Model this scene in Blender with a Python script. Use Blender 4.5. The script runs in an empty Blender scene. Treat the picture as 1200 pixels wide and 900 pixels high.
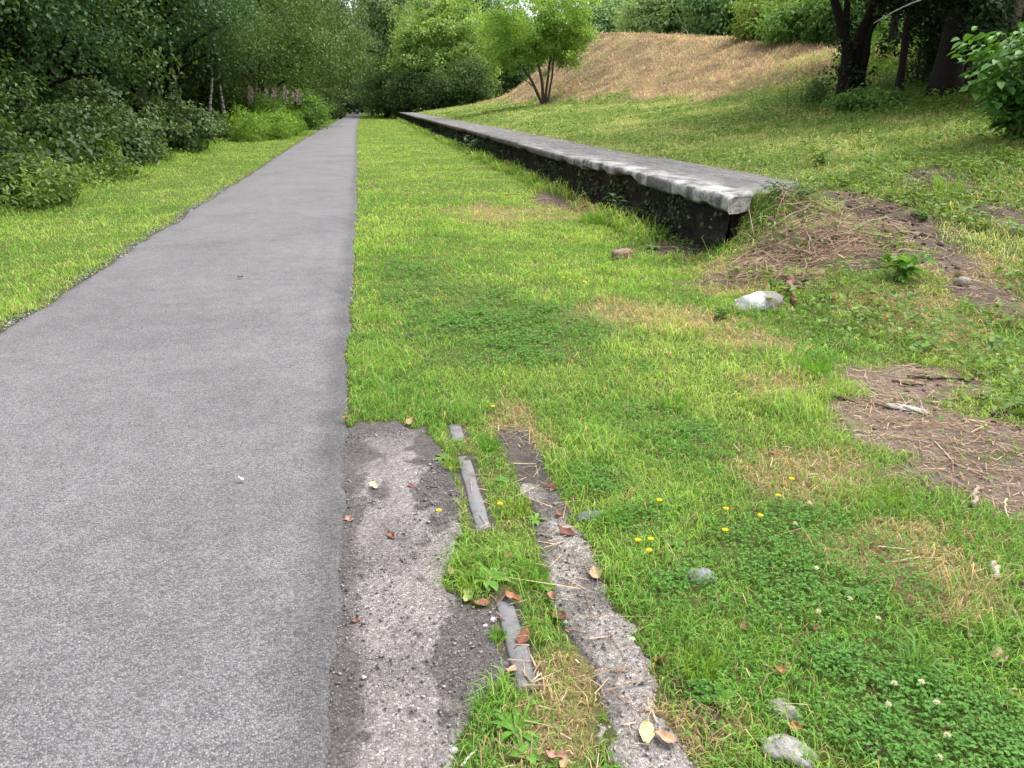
import bpy, math
import numpy as np
from mathutils import Vector

RS = np.random.RandomState(11)
sc = bpy.context.scene
col = sc.collection

# ------------------------------------------------------------------ camera
CH = 1.5
PITCH = math.atan((450 - 121) / 900.0)
YAW = math.radians(10.24)
cam = bpy.data.cameras.new('camera')
cam.sensor_width = 36.0
cam.lens = 27.0
cam.clip_end = 2000
cam.clip_start = 0.05
co = bpy.data.objects.new('camera', cam)
col.objects.link(co)
co.location = (0, 0, CH)
co.rotation_euler = (math.pi / 2 - PITCH, 0, -YAW)
sc.camera = co


# ------------------------------------------------------------------ noise
def _h(xi, yi, s):
    h = (xi.astype(np.int64) * 374761393 + yi.astype(np.int64) * 668265263 + s * 1274126177) & 0xFFFFFFFF
    h = ((h ^ (h >> 13)) * 1274126177) & 0xFFFFFFFF
    h = h ^ (h >> 16)
    return (h & 0xFFFFFF) / float(0xFFFFFF)


def vn(x, y, s=0):
    x = np.asarray(x, float); y = np.asarray(y, float)
    xi = np.floor(x); yi = np.floor(y)
    fx = x - xi; fy = y - yi
    fx = fx * fx * (3 - 2 * fx); fy = fy * fy * (3 - 2 * fy)
    a = _h(xi, yi, s); b = _h(xi + 1, yi, s); c = _h(xi, yi + 1, s); d = _h(xi + 1, yi + 1, s)
    return (a * (1 - fx) + b * fx) * (1 - fy) + (c * (1 - fx) + d * fx) * fy


def fbm(x, y, s=0, o=4):
    r = 0; a = 0.5; t = 0
    for i in range(o):
        r = r + a * vn(x, y, s + i * 17); t += a
        x = np.asarray(x) * 2.03 + 11.3; y = np.asarray(y) * 2.03 + 5.7; a *= 0.5
    return r / t


def ss(a, b, x):
    t = np.clip((np.asarray(x, float) - a) / (b - a), 0, 1)
    return t * t * (3 - 2 * t)


def lerp(a, b, t):
    return a + (b - a) * t


# ------------------------------------------------------------------ layout functions (x across, y along the old line)
def edge_r(y):
    y = np.asarray(y, float)
    return -0.18 - 0.37 * ss(2, 60, y) + 0.06 * (fbm(y * 1.7, y * 0 + 3.1, 5) - .5) + 0.08 * (fbm(y * 4.3, y * 0 + 1.7, 8, 5) - .5)


def edge_l(y):
    y = np.asarray(y, float)
    return -2.58 - 0.12 * ss(10, 35, y) + 0.30 * ss(40, 100, y) + 0.12 * (fbm(y * 1.1, y * 0 + 7.1, 15) - .5) + 0.06 * (fbm(y * 4.1, y * 0 + 2.1, 18, 5) - .5)


def rail_cover(y):
    """0 where the rail is grown over, 1 where it lies open"""
    return np.maximum(np.maximum(ss(3.28, 3.36, y) * ss(3.62, 3.52, y), ss(2.44, 2.54, y) * ss(3.20, 3.10, y)), ss(1.60, 1.68, y) * ss(2.12, 2.04, y))


def terr(x, y):
    x = np.asarray(x, float); y = np.asarray(y, float)
    B = np.where(x < 4.7, 0.62, 0.62 + np.clip((x - 4.7) / 6.3, 0, 1) * 0.93)
    t = ss(6.7, 7.4, y)
    lo = lerp(2.7, 3.55, t); hi = lerp(4.5, 3.75, t)
    k = np.clip((x - lo) / (hi - lo), 0, 1); k = k * k * (3 - 2 * k)
    e = ss(3.4, 8.2, y - 0.10 * (x - 3.4))
    z = B * e * k
    z = z + 0.02 * np.exp(-((x - 4.0) / 0.6) ** 2 - ((y - 6.7) / 0.5) ** 2) + .13 * np.exp(-((x - 3.95) / .35) ** 2 - ((y - 7.05) / .35) ** 2)
    hm = np.clip(0.0905 * (np.minimum(y, 62) - 8), 0, 9) * (1 - ss(60, 82, y))
    q = np.clip((x - 10.3 - 0.8 * (fbm(y / 6, x * 0, 77, 2) - .5)) / 6.5, 0, 1)
    z = z + hm * (0.5 * q + 0.5 * q * q * (3 - 2 * q))
    off = ss(0.9, 2.5, x) + ss(-2.7, -4.5, x)
    z = z + off * (0.05 * (fbm(x / 1.1, y / 1.1, 31) - .5) + 0.02 * (vn(x * 5, y * 5, 33) - .5))
    z = z + 0.25 * ss(-4.5, -9, x)
    z = z + ss(10, 16, x) * 0.35 * (fbm(x / 2.5, y / 2.5, 61, 3) - .5) * ss(8, 30, y)
    # the sunken crossing strip by the path
    z = z + .22 * (fbm(x * 3.2, y * 3.2, 67, 5) - .5) * np.exp(-((x - 4.2) / 1.1) ** 2 - ((y - 6.4) / 1.1) ** 2)
    z = z + 0.022 * np.exp(-((x - .345) / .065) ** 2) * (1 - rail_cover(y + .14 * (fbm(x * 26, y * 26, 609, 3) - .5))) * ss(3.9, 3.6, y)
    z = z - 0.012 * ss(3.75, 3.5, y) * ss(0.85, 0.7, x) * ss(-0.4, -0.2, x)
    return z


def ray(u, v):
    x = (u - 600) / 900.0; y = (450 - v) / 900.0
    f = math.cos(PITCH) + y * math.sin(PITCH); up = -math.sin(PITCH) + y * math.cos(PITCH)
    return np.array([x * math.cos(YAW) + f * math.sin(YAW), -x * math.sin(YAW) + f * math.cos(YAW), up])


_K = np.concatenate([np.geomspace(.8, 150, 2600)])


def at(u, v):
    """where the sight line of a photo pixel meets the ground"""
    d = ray(u, v)
    h = CH + d[2] * _K <= terr(d[0] * _K, d[1] * _K)
    k = _K[int(np.argmax(h))] if h.any() else 150
    return float(d[0] * k), float(d[1] * k)


def pol(u, d):
    a = math.atan((u - 600) / 900.0 / 1.0647) + YAW
    return d * math.sin(a), d * math.cos(a)


def at_list(pts):
    return [at(*p) for p in pts]


# ------------------------------------------------------------------ mesh building
def mesh_np(name, V, quads=None, tris=None, colr=None, mat=None, parent=None, smooth=False):
    V = np.asarray(V, np.float32)
    me = bpy.data.meshes.new(name)
    nq = 0 if quads is None else len(quads); nt = 0 if tris is None else len(tris)
    me.vertices.add(len(V)); me.vertices.foreach_set('co', V.ravel())
    idx = []
    if nq: idx.append(np.asarray(quads, np.int32).ravel())
    if nt: idx.append(np.asarray(tris, np.int32).ravel())
    idx = np.concatenate(idx)
    me.loops.add(len(idx)); me.loops.foreach_set('vertex_index', idx)
    me.polygons.add(nq + nt)
    st = np.concatenate([np.arange(nq) * 4, nq * 4 + np.arange(nt) * 3]).astype(np.int32)
    me.polygons.foreach_set('loop_start', st)
    if smooth:
        me.polygons.foreach_set('use_smooth', np.ones(nq + nt, bool))
    if colr is not None:
        a = me.color_attributes.new('col', 'FLOAT_COLOR', 'POINT')
        c = np.ones((len(V), 4), np.float32); c[:, :3] = colr
        a.data.foreach_set('color', c.ravel())
    me.update(calc_edges=True)
    if mat: me.materials.append(mat)
    o = bpy.data.objects.new(name, me)
    col.objects.link(o)
    if parent is not None: o.parent = parent
    return o


class MB:
    """collects vertices and faces of ONE mesh"""
    def __init__(s):
        s.v = []; s.q = []; s.t = []; s.c = []; s.n = 0

    def add(s, V, q=None, t=None, c=(.5, .5, .5)):
        V = np.asarray(V, float)
        if q is not None and len(q): s.q.append(np.asarray(q, int) + s.n)
        if t is not None and len(t): s.t.append(np.asarray(t, int) + s.n)
        C = np.zeros((len(V), 3)); C[:] = c
        s.v.append(V); s.c.append(C); s.n += len(V)

    def tube(s, P, R, sides=6, c=(.5, .5, .5), cap=True):
        P = np.asarray(P, float); n = len(P)
        T = np.gradient(P, axis=0); T /= np.linalg.norm(T, axis=1)[:, None] + 1e-9
        ref = np.array([0, 0, 1.0]) if abs(T[:, 2]).mean() < .8 else np.array([1.0, 0, 0])
        A = np.cross(T, ref); A /= np.linalg.norm(A, axis=1)[:, None] + 1e-9
        Bv = np.cross(T, A)
        an = np.arange(sides) / sides * 2 * math.pi
        R = np.broadcast_to(np.asarray(R, float), (n,))
        V = P[:, None, :] + R[:, None, None] * (np.cos(an)[None, :, None] * A[:, None, :] + np.sin(an)[None, :, None] * Bv[:, None, :])
        V = V.reshape(-1, 3)
        i = np.arange(n - 1)[:, None] * sides; j = np.arange(sides)[None, :]; k = (j + 1) % sides
        q = np.stack([i + j, i + k, i + k + sides, i + j + sides], -1).reshape(-1, 4)
        t = []
        if cap:
            V = np.vstack([V, P[0], P[-1]])
            for a in range(sides):
                b = (a + 1) % sides
                t.append((n * sides, b, a)); t.append((n * sides + 1, (n - 1) * sides + a, (n - 1) * sides + b))
        s.add(V, q, t, c)

    def build(s, name, mat, parent=None, smooth=False):
        return mesh_np(name, np.vstack(s.v), np.vstack(s.q) if s.q else None, np.vstack(s.t) if s.t else None,
                       np.vstack(s.c), mat, parent, smooth)


def tag(o, label=None, cat=None, group=None, kind=None):
    if label: o['label'] = label
    if cat: o['category'] = cat
    if group: o['group'] = group
    if kind: o['kind'] = kind
    return o


def empty(name, loc, label, cat, group=None):
    o = bpy.data.objects.new(name, None); col.objects.link(o)
    o.location = loc; o.empty_display_size = .1
    return tag(o, label, cat, group)


def unit(v):
    return v / (np.linalg.norm(v, axis=-1, keepdims=True) + 1e-9)


def leaf_tris(P, axis, nrm, L, W, fold=.25):
    """n four-corner leaves, folded along the midrib: V, tris"""
    axis = unit(axis); side = unit(np.cross(nrm, axis)); up = np.cross(axis, side)
    L = np.broadcast_to(L, (len(P),))[:, None]; W = np.broadcast_to(W, (len(P),))[:, None]
    b = P; tip = P + axis * L - up * L * .1
    m = P + axis * L * .42 + up * W * fold
    l = m + side * W * .5; r = m - side * W * .5
    V = np.stack([b, l, tip, r], 1).reshape(-1, 3)
    i = np.arange(len(P))[:, None] * 4
    T = np.stack([i + [0, 2, 1], i + [0, 3, 2]], 1).reshape(-1, 3)
    return V, T


def leaf_quads(P, axis, nrm, L, W, fold=.2, curl=.2):
    """n six-corner leaves (rounded outline): V, quads"""
    axis = unit(axis); side = unit(np.cross(nrm, axis)); up = np.cross(axis, side)
    n = len(P)
    L = np.broadcast_to(L, (n,))[:, None]; W = np.broadcast_to(W, (n,))[:, None]
    b = P
    tip = P + axis * L - up * L * curl
    m1 = P + axis * L * .22; m2 = P + axis * L * .62 - up * L * curl * .35
    o = up * W * fold
    l1 = m1 + side * W * .47 + o; l2 = m2 + side * W * .4 + o
    r1 = m1 - side * W * .47 + o; r2 = m2 - side * W * .4 + o
    V = np.stack([b, l1, l2, tip, r2, r1], 1).reshape(-1, 3)
    i = np.arange(n)[:, None] * 6
    Q = np.stack([i + [0, 3, 2, 1], i + [0, 5, 4, 3]], 1).reshape(-1, 4)
    return V, Q


def sphere_dirs(n):
    v = RS.normal(size=(n, 3)); return unit(v)


# ------------------------------------------------------------------ materials
def new_mat(name):
    m = bpy.data.materials.new(name); m.use_nodes = True
    nt = m.node_tree; nt.nodes.clear()
    out = nt.nodes.new('ShaderNodeOutputMaterial')
    return m, nt, out


def N(nt, t, **kw):
    n = nt.nodes.new(t)
    for k, v in kw.items():
        if k.startswith('i_'):
            n.inputs[k[2:].replace('_', ' ')].default_value = v
        else:
            setattr(n, k, v)
    return n


def mix_rgb(nt, fac, a, b, mode='MIX'):
    n = nt.nodes.new('ShaderNodeMix'); n.data_type = 'RGBA'; n.blend_type = mode
    for s, v in ((0, fac), (6, a), (7, b)):
        if hasattr(v, 'is_output') or isinstance(v, bpy.types.NodeSocket): nt.links.new(v, n.inputs[s])
        else: n.inputs[s].default_value = v if s == 0 else (*v, 1)
    return n.outputs[2]


def ramp(nt, val, stops):
    n = nt.nodes.new('ShaderNodeValToRGB'); e = n.color_ramp.elements
    while len(e) < len(stops): e.new(.5)
    for el, (p, c) in zip(e, stops):
        el.position = p; el.color = (c, c, c, 1) if not hasattr(c, '__len__') else (*c, 1)
    nt.links.new(val, n.inputs[0]); return n.outputs[0]


def noise(nt, scale, detail=4, rough=.55, vec=None, dist=0):
    n = N(nt, 'ShaderNodeTexNoise'); n.inputs['Scale'].default_value = scale; n.inputs['Detail'].default_value = detail
    n.inputs['Roughness'].default_value = rough; n.inputs['Distortion'].default_value = dist
    nt.links.new(vec if vec else pos(nt), n.inputs['Vector']); return n.outputs['Fac']


def pos(nt):
    for n in nt.nodes:
        if n.type == 'NEW_GEOMETRY': return n.outputs['Position']
    return nt.nodes.new('ShaderNodeNewGeometry').outputs['Position']


def voro(nt, scale, out='Color', feature='F1', rnd=1):
    n = N(nt, 'ShaderNodeTexVoronoi'); n.feature = feature
    n.inputs['Scale'].default_value = scale; n.inputs['Randomness'].default_value = rnd
    nt.links.new(pos(nt), n.inputs['Vector']); return n.outputs[out]


def math_n(nt, op, a, b=None):
    n = nt.nodes.new('ShaderNodeMath'); n.operation = op
    for i, v in enumerate((a, b)):
        if v is None: continue
        if isinstance(v, bpy.types.NodeSocket): nt.links.new(v, n.inputs[i])
        else: n.inputs[i].default_value = v
    return n.outputs[0]


def bump(nt, h, strength, dist, prev=None):
    n = nt.nodes.new('ShaderNodeBump'); n.inputs['Strength'].default_value = strength
    n.inputs['Distance'].default_value = dist
    nt.links.new(h, n.inputs['Height'])
    if prev: nt.links.new(prev, n.inputs['Normal'])
    return n.outputs[0]


def principled(nt, out, colr, rough=.85, spec=.3, nrm=None, metal=0):
    p = nt.nodes.new('ShaderNodeBsdfPrincipled')
    if isinstance(colr, bpy.types.NodeSocket): nt.links.new(colr, p.inputs['Base Color'])
    else: p.inputs['Base Color'].default_value = (*colr, 1)
    if isinstance(rough, bpy.types.NodeSocket): nt.links.new(rough, p.inputs['Roughness'])
    else: p.inputs['Roughness'].default_value = rough
    p.inputs['Specular IOR Level'].default_value = spec
    p.inputs['Metallic'].default_value = metal
    if nrm: nt.links.new(nrm, p.inputs['Normal'])
    nt.links.new(p.outputs[0], out.inputs[0]); return p


def attr(nt, name='col'):
    n = nt.nodes.new('ShaderNodeAttribute'); n.attribute_name = name; return n.outputs['Color']


def mat_leaf(name, trans=.35, rough=.5, spec=.35, vary=True):
    m, nt, out = new_mat(name)
    c = attr(nt)
    p = principled(nt, out, c, rough, spec)
    tr = nt.nodes.new('ShaderNodeBsdfTranslucent')
    tc = mix_rgb(nt, 1.0, c, (1.25, 1.15, .55), 'MULTIPLY')
    nt.links.new(tc, tr.inputs[0])
    mx = nt.nodes.new('ShaderNodeMixShader'); mx.inputs[0].default_value = trans
    nt.links.new(p.outputs[0], mx.inputs[1]); nt.links.new(tr.outputs[0], mx.inputs[2])
    nt.links.new(mx.outputs[0], out.inputs[0])
    return m


M_leaf = mat_leaf('leaf', .38, .55, .22)
M_grass = mat_leaf('grass_blade', .40, .6, .18)
M_gloss = mat_leaf('glossy_leaf', .30, .5, .22)


def mat_plain(name, nscale=30, bscale=60, bstr=.5, bdist=.01, rough=.9, spec=.2, amp=.35):
    m, nt, out = new_mat(name)
    c = attr(nt)
    f = ramp(nt, noise(nt, nscale, 5), [(.25, 1 - amp), (.75, 1 + amp)])
    c2 = mix_rgb(nt, 1.0, c, f, 'MULTIPLY')
    principled(nt, out, c2, rough, spec, bump(nt, noise(nt, bscale, 5), bstr, bdist))
    return m


M_bark = mat_plain('bark', 14, 30, .9, .03)
M_dry = mat_plain('dry_plant', 60, 120, .3, .003, .85, .15, .3)
M_stone = mat_plain('stone', 45, 70, .9, .012, .9, .2, .35)

# birch bark: pale with dark bands
M_birch, nt, out = new_mat('birch_bark')
mp = N(nt, 'ShaderNodeMapping'); mp.inputs['Scale'].default_value = (3, 3, 14); nt.links.new(pos(nt), mp.inputs['Vector'])
f = noise(nt, 1.0, 4, .6, mp.outputs[0])
principled(nt, out, ramp(nt, f, [(.40, (.03, .025, .02)), (.52, (.42, .41, .37)), (.8, (.55, .53, .49))]), .8, .2, bump(nt, f, .5, .01))

# asphalt: worn pale chippings in dark binder
M_asph, nt, out = new_mat('asphalt')
vc = voro(nt, 165); sep = N(nt, 'ShaderNodeSeparateColor'); nt.links.new(vc, sep.inputs[0])
vd = voro(nt, 165, 'Distance')
stone_c = ramp(nt, sep.outputs[0], [(0, (.075, .073, .075)), (.5, (.155, .151, .153)), (.88, (.21, .204, .206)), (1, (.255, .25, .248))])
gap = ramp(nt, vd, [(.35, 0.0), (.75, 1.0)])
c = mix_rgb(nt, math_n(nt, 'MULTIPLY', gap, .48), stone_c, (.055, .053, .055))
big = ramp(nt, noise(nt, .8, 6, .62), [(.3, .80), (.5, 1.0), (.7, 1.13)])
c = mix_rgb(nt, 1.0, c, big, 'MULTIPLY')
fine = ramp(nt, noise(nt, 7, 5, .65), [(.3, .86), (.7, 1.12)])
c = mix_rgb(nt, 1.0, c, fine, 'MULTIPLY')
ea = nt.nodes.new('ShaderNodeAttribute'); ea.attribute_name = 'col'
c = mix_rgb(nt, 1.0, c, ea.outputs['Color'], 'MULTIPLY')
bn = bump(nt, math_n(nt, 'ADD', math_n(nt, 'MULTIPLY', vd, -1.0), math_n(nt, 'MULTIPLY', sep.outputs[1], .5)), .8, .006)
principled(nt, out, c, .75, .35, bn)

# ground: colour from the ground map, broken up by fine noise
M_ground, nt, out = new_mat('ground_soil')
c = attr(nt)
f1 = ramp(nt, noise(nt, 55, 6, .7), [(.25, .45), (.5, 1.0), (.78, 1.7)])
f2 = ramp(nt, noise(nt, 7, 4, .6), [(.3, .8), (.7, 1.2)])
c = mix_rgb(nt, 1.0, mix_rgb(nt, 1.0, c, f1, 'MULTIPLY'), f2, 'MULTIPLY')
principled(nt, out, c, .95, .1, bump(nt, noise(nt, 70, 6, .7), .9, .02))

# old concrete crossing strip: crusty pale skin over dark gritty base
M_cross, nt, out = new_mat('worn_concrete')
a = attr(nt)
vc = voro(nt, 170); sep = N(nt, 'ShaderNodeSeparateColor'); nt.links.new(vc, sep.inputs[0])
g = ramp(nt, sep.outputs[0], [(0, .55), (.6, 1.0), (.9, 1.25), (1, 1.9)])
c = mix_rgb(nt, 1.0, a, g, 'MULTIPLY')
pit = ramp(nt, noise(nt, 60, 5, .7), [(.30, .55), (.46, 1.0), (.8, 1.15)])
c = mix_rgb(nt, 1.0, c, pit, 'MULTIPLY')
bb = math_n(nt, 'ADD', math_n(nt, 'MULTIPLY', noise(nt, 60, 5, .7), 1.2), math_n(nt, 'MULTIPLY', voro(nt, 170, 'Distance'), -.6))
principled(nt, out, c, .92, .2, bump(nt, bb, .9, .008))

# rail steel, dull
M_rail, nt, out = new_mat('dull_steel')
f = noise(nt, 18, 5, .6)
c = ramp(nt, f, [(.3, (.085, .075, .068)), (.45, (.135, .133, .14)), (.6, (.155, .152, .16)), (.68, (.10, .075, .058)), (.8, (.15, .148, .15))])
principled(nt, out, c, .55, .4, bump(nt, noise(nt, 60, 5, .7), .5, .004), .1)

# coping concrete
M_cop, nt, out = new_mat('coping_concrete')
a = attr(nt)
mp = N(nt, 'ShaderNodeMapping'); mp.inputs['Scale'].default_value = (5, 1.1, 5); nt.links.new(pos(nt), mp.inputs['Vector'])
st = ramp(nt, noise(nt, 1.6, 6, .65, mp.outputs[0]), [(.3, .55), (.5, .95), (.72, 1.3)])
c = mix_rgb(nt, 1.0, a, st, 'MULTIPLY')
sp = ramp(nt, noise(nt, 26, 6, .75), [(.36, .22), (.46, .9), (.7, 1.35)])
c = mix_rgb(nt, .85, c, mix_rgb(nt, 1.0, c, sp, 'MULTIPLY'))
bb = math_n(nt, 'ADD', noise(nt, 26, 6, .75), math_n(nt, 'MULTIPLY', noise(nt, 9, 4), 1.5))
principled(nt, out, c, .95, .15, bump(nt, bb, 1.0, .035))

# sooty stone wall
M_wall, nt, out = new_mat('sooty_stone')
sepx = N(nt, 'ShaderNodeSeparateXYZ'); nt.links.new(pos(nt), sepx.inputs[0])
cb = N(nt, 'ShaderNodeCombineXYZ'); nt.links.new(sepx.outputs[1], cb.inputs[0]); nt.links.new(sepx.outputs[2], cb.inputs[1])
br = N(nt, 'ShaderNodeTexBrick'); nt.links.new(cb.outputs[0], br.inputs['Vector'])
br.inputs['Scale'].default_value = 1; br.inputs['Brick Width'].default_value = .32; br.inputs['Row Height'].default_value = .13
br.inputs['Mortar Size'].default_value = .004; br.inputs['Mortar Smooth'].default_value = 1; br.inputs['Color1'].default_value = (.022, .019, .017, 1)
br.inputs['Color2'].default_value = (.034, .028, .024, 1); br.inputs['Mortar'].default_value = (.018, .016, .015, 1)
c = mix_rgb(nt, 1.0, br.outputs['Color'], ramp(nt, noise(nt, 12, 5, .65), [(.3, .5), (.7, 1.4)]), 'MULTIPLY')
bb = math_n(nt, 'ADD', math_n(nt, 'MULTIPLY', br.outputs['Fac'], -1.0), noise(nt, 20, 5, .7))
principled(nt, out, c, .95, .15, bump(nt, bb, .8, .03))

# ------------------------------------------------------------------ ground map
def blob(x, y, pts, warp=.35, seed=0):
    """soft union of ellipses (cx, cy, rx, ry), edges warped by noise"""
    w = np.zeros_like(np.asarray(x, float))
    nx = (fbm(x * 2.2, y * 2.2, 91 + seed, 5) - .5) + .5 * (fbm(x * 9, y * 9, 191 + seed, 3) - .5)
    for cx, cy, rx, ry in pts:
        d = np.sqrt(((x - cx) / rx) ** 2 + ((y - cy) / ry) ** 2)
        w = np.maximum(w, 1 - ss(.35, 1.35, d + nx * warp * 4.2))
    return w


def el(u, v, rx, ry):
    p = at(u, v); return (p[0], p[1], rx, ry)


CLOVER = [el(610, 385, .75, .95), el(660, 405, .5, .5), el(560, 350, .4, .5), el(790, 510, .28, .34), el(880, 640, .36, .3), el(960, 690, .36, .3), el(760, 615, .2, .14),
          el(800, 690, .22, .15), el(1060, 845, .26, .2), el(1010, 780, .18, .14), el(1140, 880, .24, .15), el(830, 820, .08, .08), el(480, 330, .4, 1.0), el(960, 430, .16, .2), el(700, 560, .14, .16)]
DRY = [el(760, 370, .5, .5), el(890, 400, .35, .3), el(1075, 655, .28, .22), el(1110, 700, .16, .14), el(730, 800, .08, .2), el(650, 800, .11, .14), el(640, 860, .11, .1), el(830, 850, .16, .1),
       el(610, 500, .1, .3), el(690, 250, .8, 1.2), el(570, 250, .5, 1.2), el(930, 555, .3, .25), el(900, 450, .2, .2), el(1160, 330, .4, .5), el(880, 310, .6, .7), el(1050, 370, .6, .6)]
SOIL = [el(1000, 300, .25, .3), el(1035, 265, .3, .5), el(1085, 285, .3, .45), el(1170, 250, .3, .5), el(1075, 450, .42, .30), el(1120, 510, .45, .38), el(1195, 570, .42, .38), el(1040, 480, .28, .2), el(1010, 240, .28, .7), el(1060, 255, .3, .6), el(1110, 300, .32, .5), el(1150, 345, .22, .4),
        el(1110, 215, .4, .5), el(790, 290, .3, .9), el(650, 235, .35, 1.6)]
PILE = [el(900, 300, .45, .35), el(950, 270, .6, .45), el(870, 320, .3, .3), el(985, 300, .5, .35), el(930, 330, .2, .25)]


def cross_w(x, y):
    """bare crossing strip (no turf): path edge to rail, plus the right concrete strip"""
    n = (fbm(x * 6, y * 3.2, 201) - .5)
    bx = np.interp(y, [1.3, 1.5, 1.62, 1.78, 1.95, 2.06, 2.2, 2.35, 2.5, 2.7, 3.0, 3.2, 3.4, 3.5], [.13, .15, .20, .28, .29, .25, .19, .21, .25, .31, .31, .27, .22, .2])
    a = ss(bx + .035, bx - .035, x + n * .18 + .05 * (fbm(x * 24, y * 20, 213, 3) - .5)) * ss(3.62, 3.45, y + n * .6) * ss(-.5, -.3, x)
    n2 = (fbm(x * 5, y * 3, 207) - .5)
    wid = lerp(.055, .10, ss(2.8, 1.6, y))
    b = ss(1.35, .95, np.abs(x - .62) / wid + n2 * 2.6 + .9 * (fbm(x * 22, y * 14, 211, 3) - .5)) * ss(3.5, 3.2, y + n2 * .5)
    c = ss(1.3, .8, np.abs(x - .345) / .045) * ss(3.56, 3.46, y)
    return a, b, c


def mound_brown(x, y):
    f = (x - 10.3) / 6.5
    n = fbm(x / 2.2, y / 2.2, 301, 4) - .5
    b = ss(.08, .22, f + n * .6) * ss(19, 26, y + n * 14) * ss(84, 76, y)
    return b * ss(22, 19.5, x + n * 3)


def ground_map(x, y):
    sh = np.shape(x)
    inp = (x > edge_l(y)) & (x < edge_r(y))
    soil = blob(x, y, SOIL, .32, 1); pile = blob(x, y, PILE, .3, 2)
    dry = blob(x, y, DRY, .5, 3) * .9; clo = blob(x, y, CLOVER, .4, 4)
    a, b, c = cross_w(x, y)
    cr = np.maximum(np.maximum(a, b), c * rail_cover(y))
    brown = mound_brown(x, y)
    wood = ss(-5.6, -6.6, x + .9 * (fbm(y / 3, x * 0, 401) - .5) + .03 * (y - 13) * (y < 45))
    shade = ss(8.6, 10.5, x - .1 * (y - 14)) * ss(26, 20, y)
    return dict(path=inp, soil=soil, pile=pile, dry=dry, clover=clo, cross=cr, brown=brown, wood=wood, thicket=shade)


def col3(*c): return np.array(c, float)


def ground_colour(x, y, g):
    n = fbm(x / .5, y / .5, 501)[..., None]
    C = lerp(col3(.060, .085, .020), col3(.10, .10, .035), n)
    def over(C, w, c): return C + (np.asarray(c) - C) * np.clip(w, 0, 1)[..., None]
    C = over(C, g['dry'] * .9, col3(.19, .145, .075))
    C = over(C, g['brown'] * .95, col3(.25, .185, .115))
    soilc = lerp(col3(.060, .046, .041), col3(.125, .095, .078), fbm(x * 2.2, y * 2.2, 511)[..., None])
    near = ss(5.0, 4.4, y)[..., None]
    soilc = soilc * (1 + near * .75)
    C = over(C, g['soil'], soilc)
    C = over(C, g['pile'], col3(.145, .10, .078))
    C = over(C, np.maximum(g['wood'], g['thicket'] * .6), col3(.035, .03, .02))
    C = over(C, g['cross'], col3(.085, .075, .066))
    dl = np.exp(-np.abs(x - edge_l(y)) / .10)
    C = over(C, dl * .9, col3(.075, .06, .045))
    dr = np.exp(-np.abs(x - edge_r(y)) / .035)
    C = over(C, dr * .8, col3(.06, .052, .042))
    return C


# ground sheet (soil heaped over the rail where it is grown over)
def spaced(segs):
    r = [segs[0][0]]
    for a, b, s in segs:
        n = max(1, int(round((b - a) / s))); r += list(np.linspace(a, b, n + 1)[1:])
    return np.array(r)


gx = spaced([(-350, -60, 40), (-60, -14, 3), (-14, -4.5, .35), (-4.5, -2.4, .07), (-2.4, -.5, .25), (-.5, 1.2, .018), (1.2, 5.2, .035), (5.2, 9, .08), (9, 22, .25), (22, 60, 2.5), (60, 350, 40)])
gy = spaced([(-40, -4, 6), (-4, .9, .3), (.9, 4.2, .022), (4.2, 9, .045), (9, 16, .09), (16, 40, .3), (40, 110, 1.0), (110, 400, 20)])
GX, GY = np.meshgrid(gx, gy)
gm = ground_map(GX, GY)
GZ = terr(GX, GY)
GZ = GZ + .02 * gm['pile'] * fbm(GX * 5, GY * 5, 601) + 0.012 * gm['soil'] * (fbm(GX * 9, GY * 9, 603) - .5)
GZ = np.where((GX > edge_l(GY) + .05) & (GX < edge_r(GY) - .04), GZ - .05, GZ)
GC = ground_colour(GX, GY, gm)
nxg = len(gx); nyg = len(gy)
ii = np.arange(nyg - 1)[:, None] * nxg + np.arange(nxg - 1)[None, :]
Q = np.stack([ii, ii + 1, ii + 1 + nxg, ii + nxg], -1).reshape(-1, 4)
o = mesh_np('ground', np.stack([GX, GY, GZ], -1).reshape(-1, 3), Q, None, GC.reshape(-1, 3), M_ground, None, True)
tag(o, kind='structure')

# path sheet
py_ = spaced([(-6, .9, .3), (.9, 8, .035), (8, 25, .12), (25, 140, .6)])
tt = np.concatenate([[0, .004, .012, .03, .06], np.linspace(.1, .88, 14), [.90, .92, .94, .955, .97, .98, .988, .996, 1]])
PX = edge_l(py_)[:, None] * (1 - tt) + edge_r(py_)[:, None] * tt
PY = np.repeat(py_[:, None], len(tt), 1)
prof = .014 * ss(0, .012, np.minimum(tt, 1 - tt)) - .018 * (np.minimum(tt, 1 - tt) <= 0)
PZ = prof[None, :] + 0.012 * np.sin(tt * math.pi)[None, :] + .006 * (fbm(PX * .8, PY * .8, 701) - .5)
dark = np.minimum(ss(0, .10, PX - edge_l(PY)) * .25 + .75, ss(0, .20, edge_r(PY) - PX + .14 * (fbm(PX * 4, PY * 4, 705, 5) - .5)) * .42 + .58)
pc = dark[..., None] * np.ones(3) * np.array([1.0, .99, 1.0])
n = len(tt)
ii = np.arange(len(py_) - 1)[:, None] * n + np.arange(n - 1)[None, :]
Q = np.stack([ii, ii + 1, ii + 1 + n, ii + n], -1).reshape(-1, 4)
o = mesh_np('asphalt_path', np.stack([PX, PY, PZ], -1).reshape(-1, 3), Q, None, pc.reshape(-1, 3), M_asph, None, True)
tag(o, kind='structure')

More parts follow.
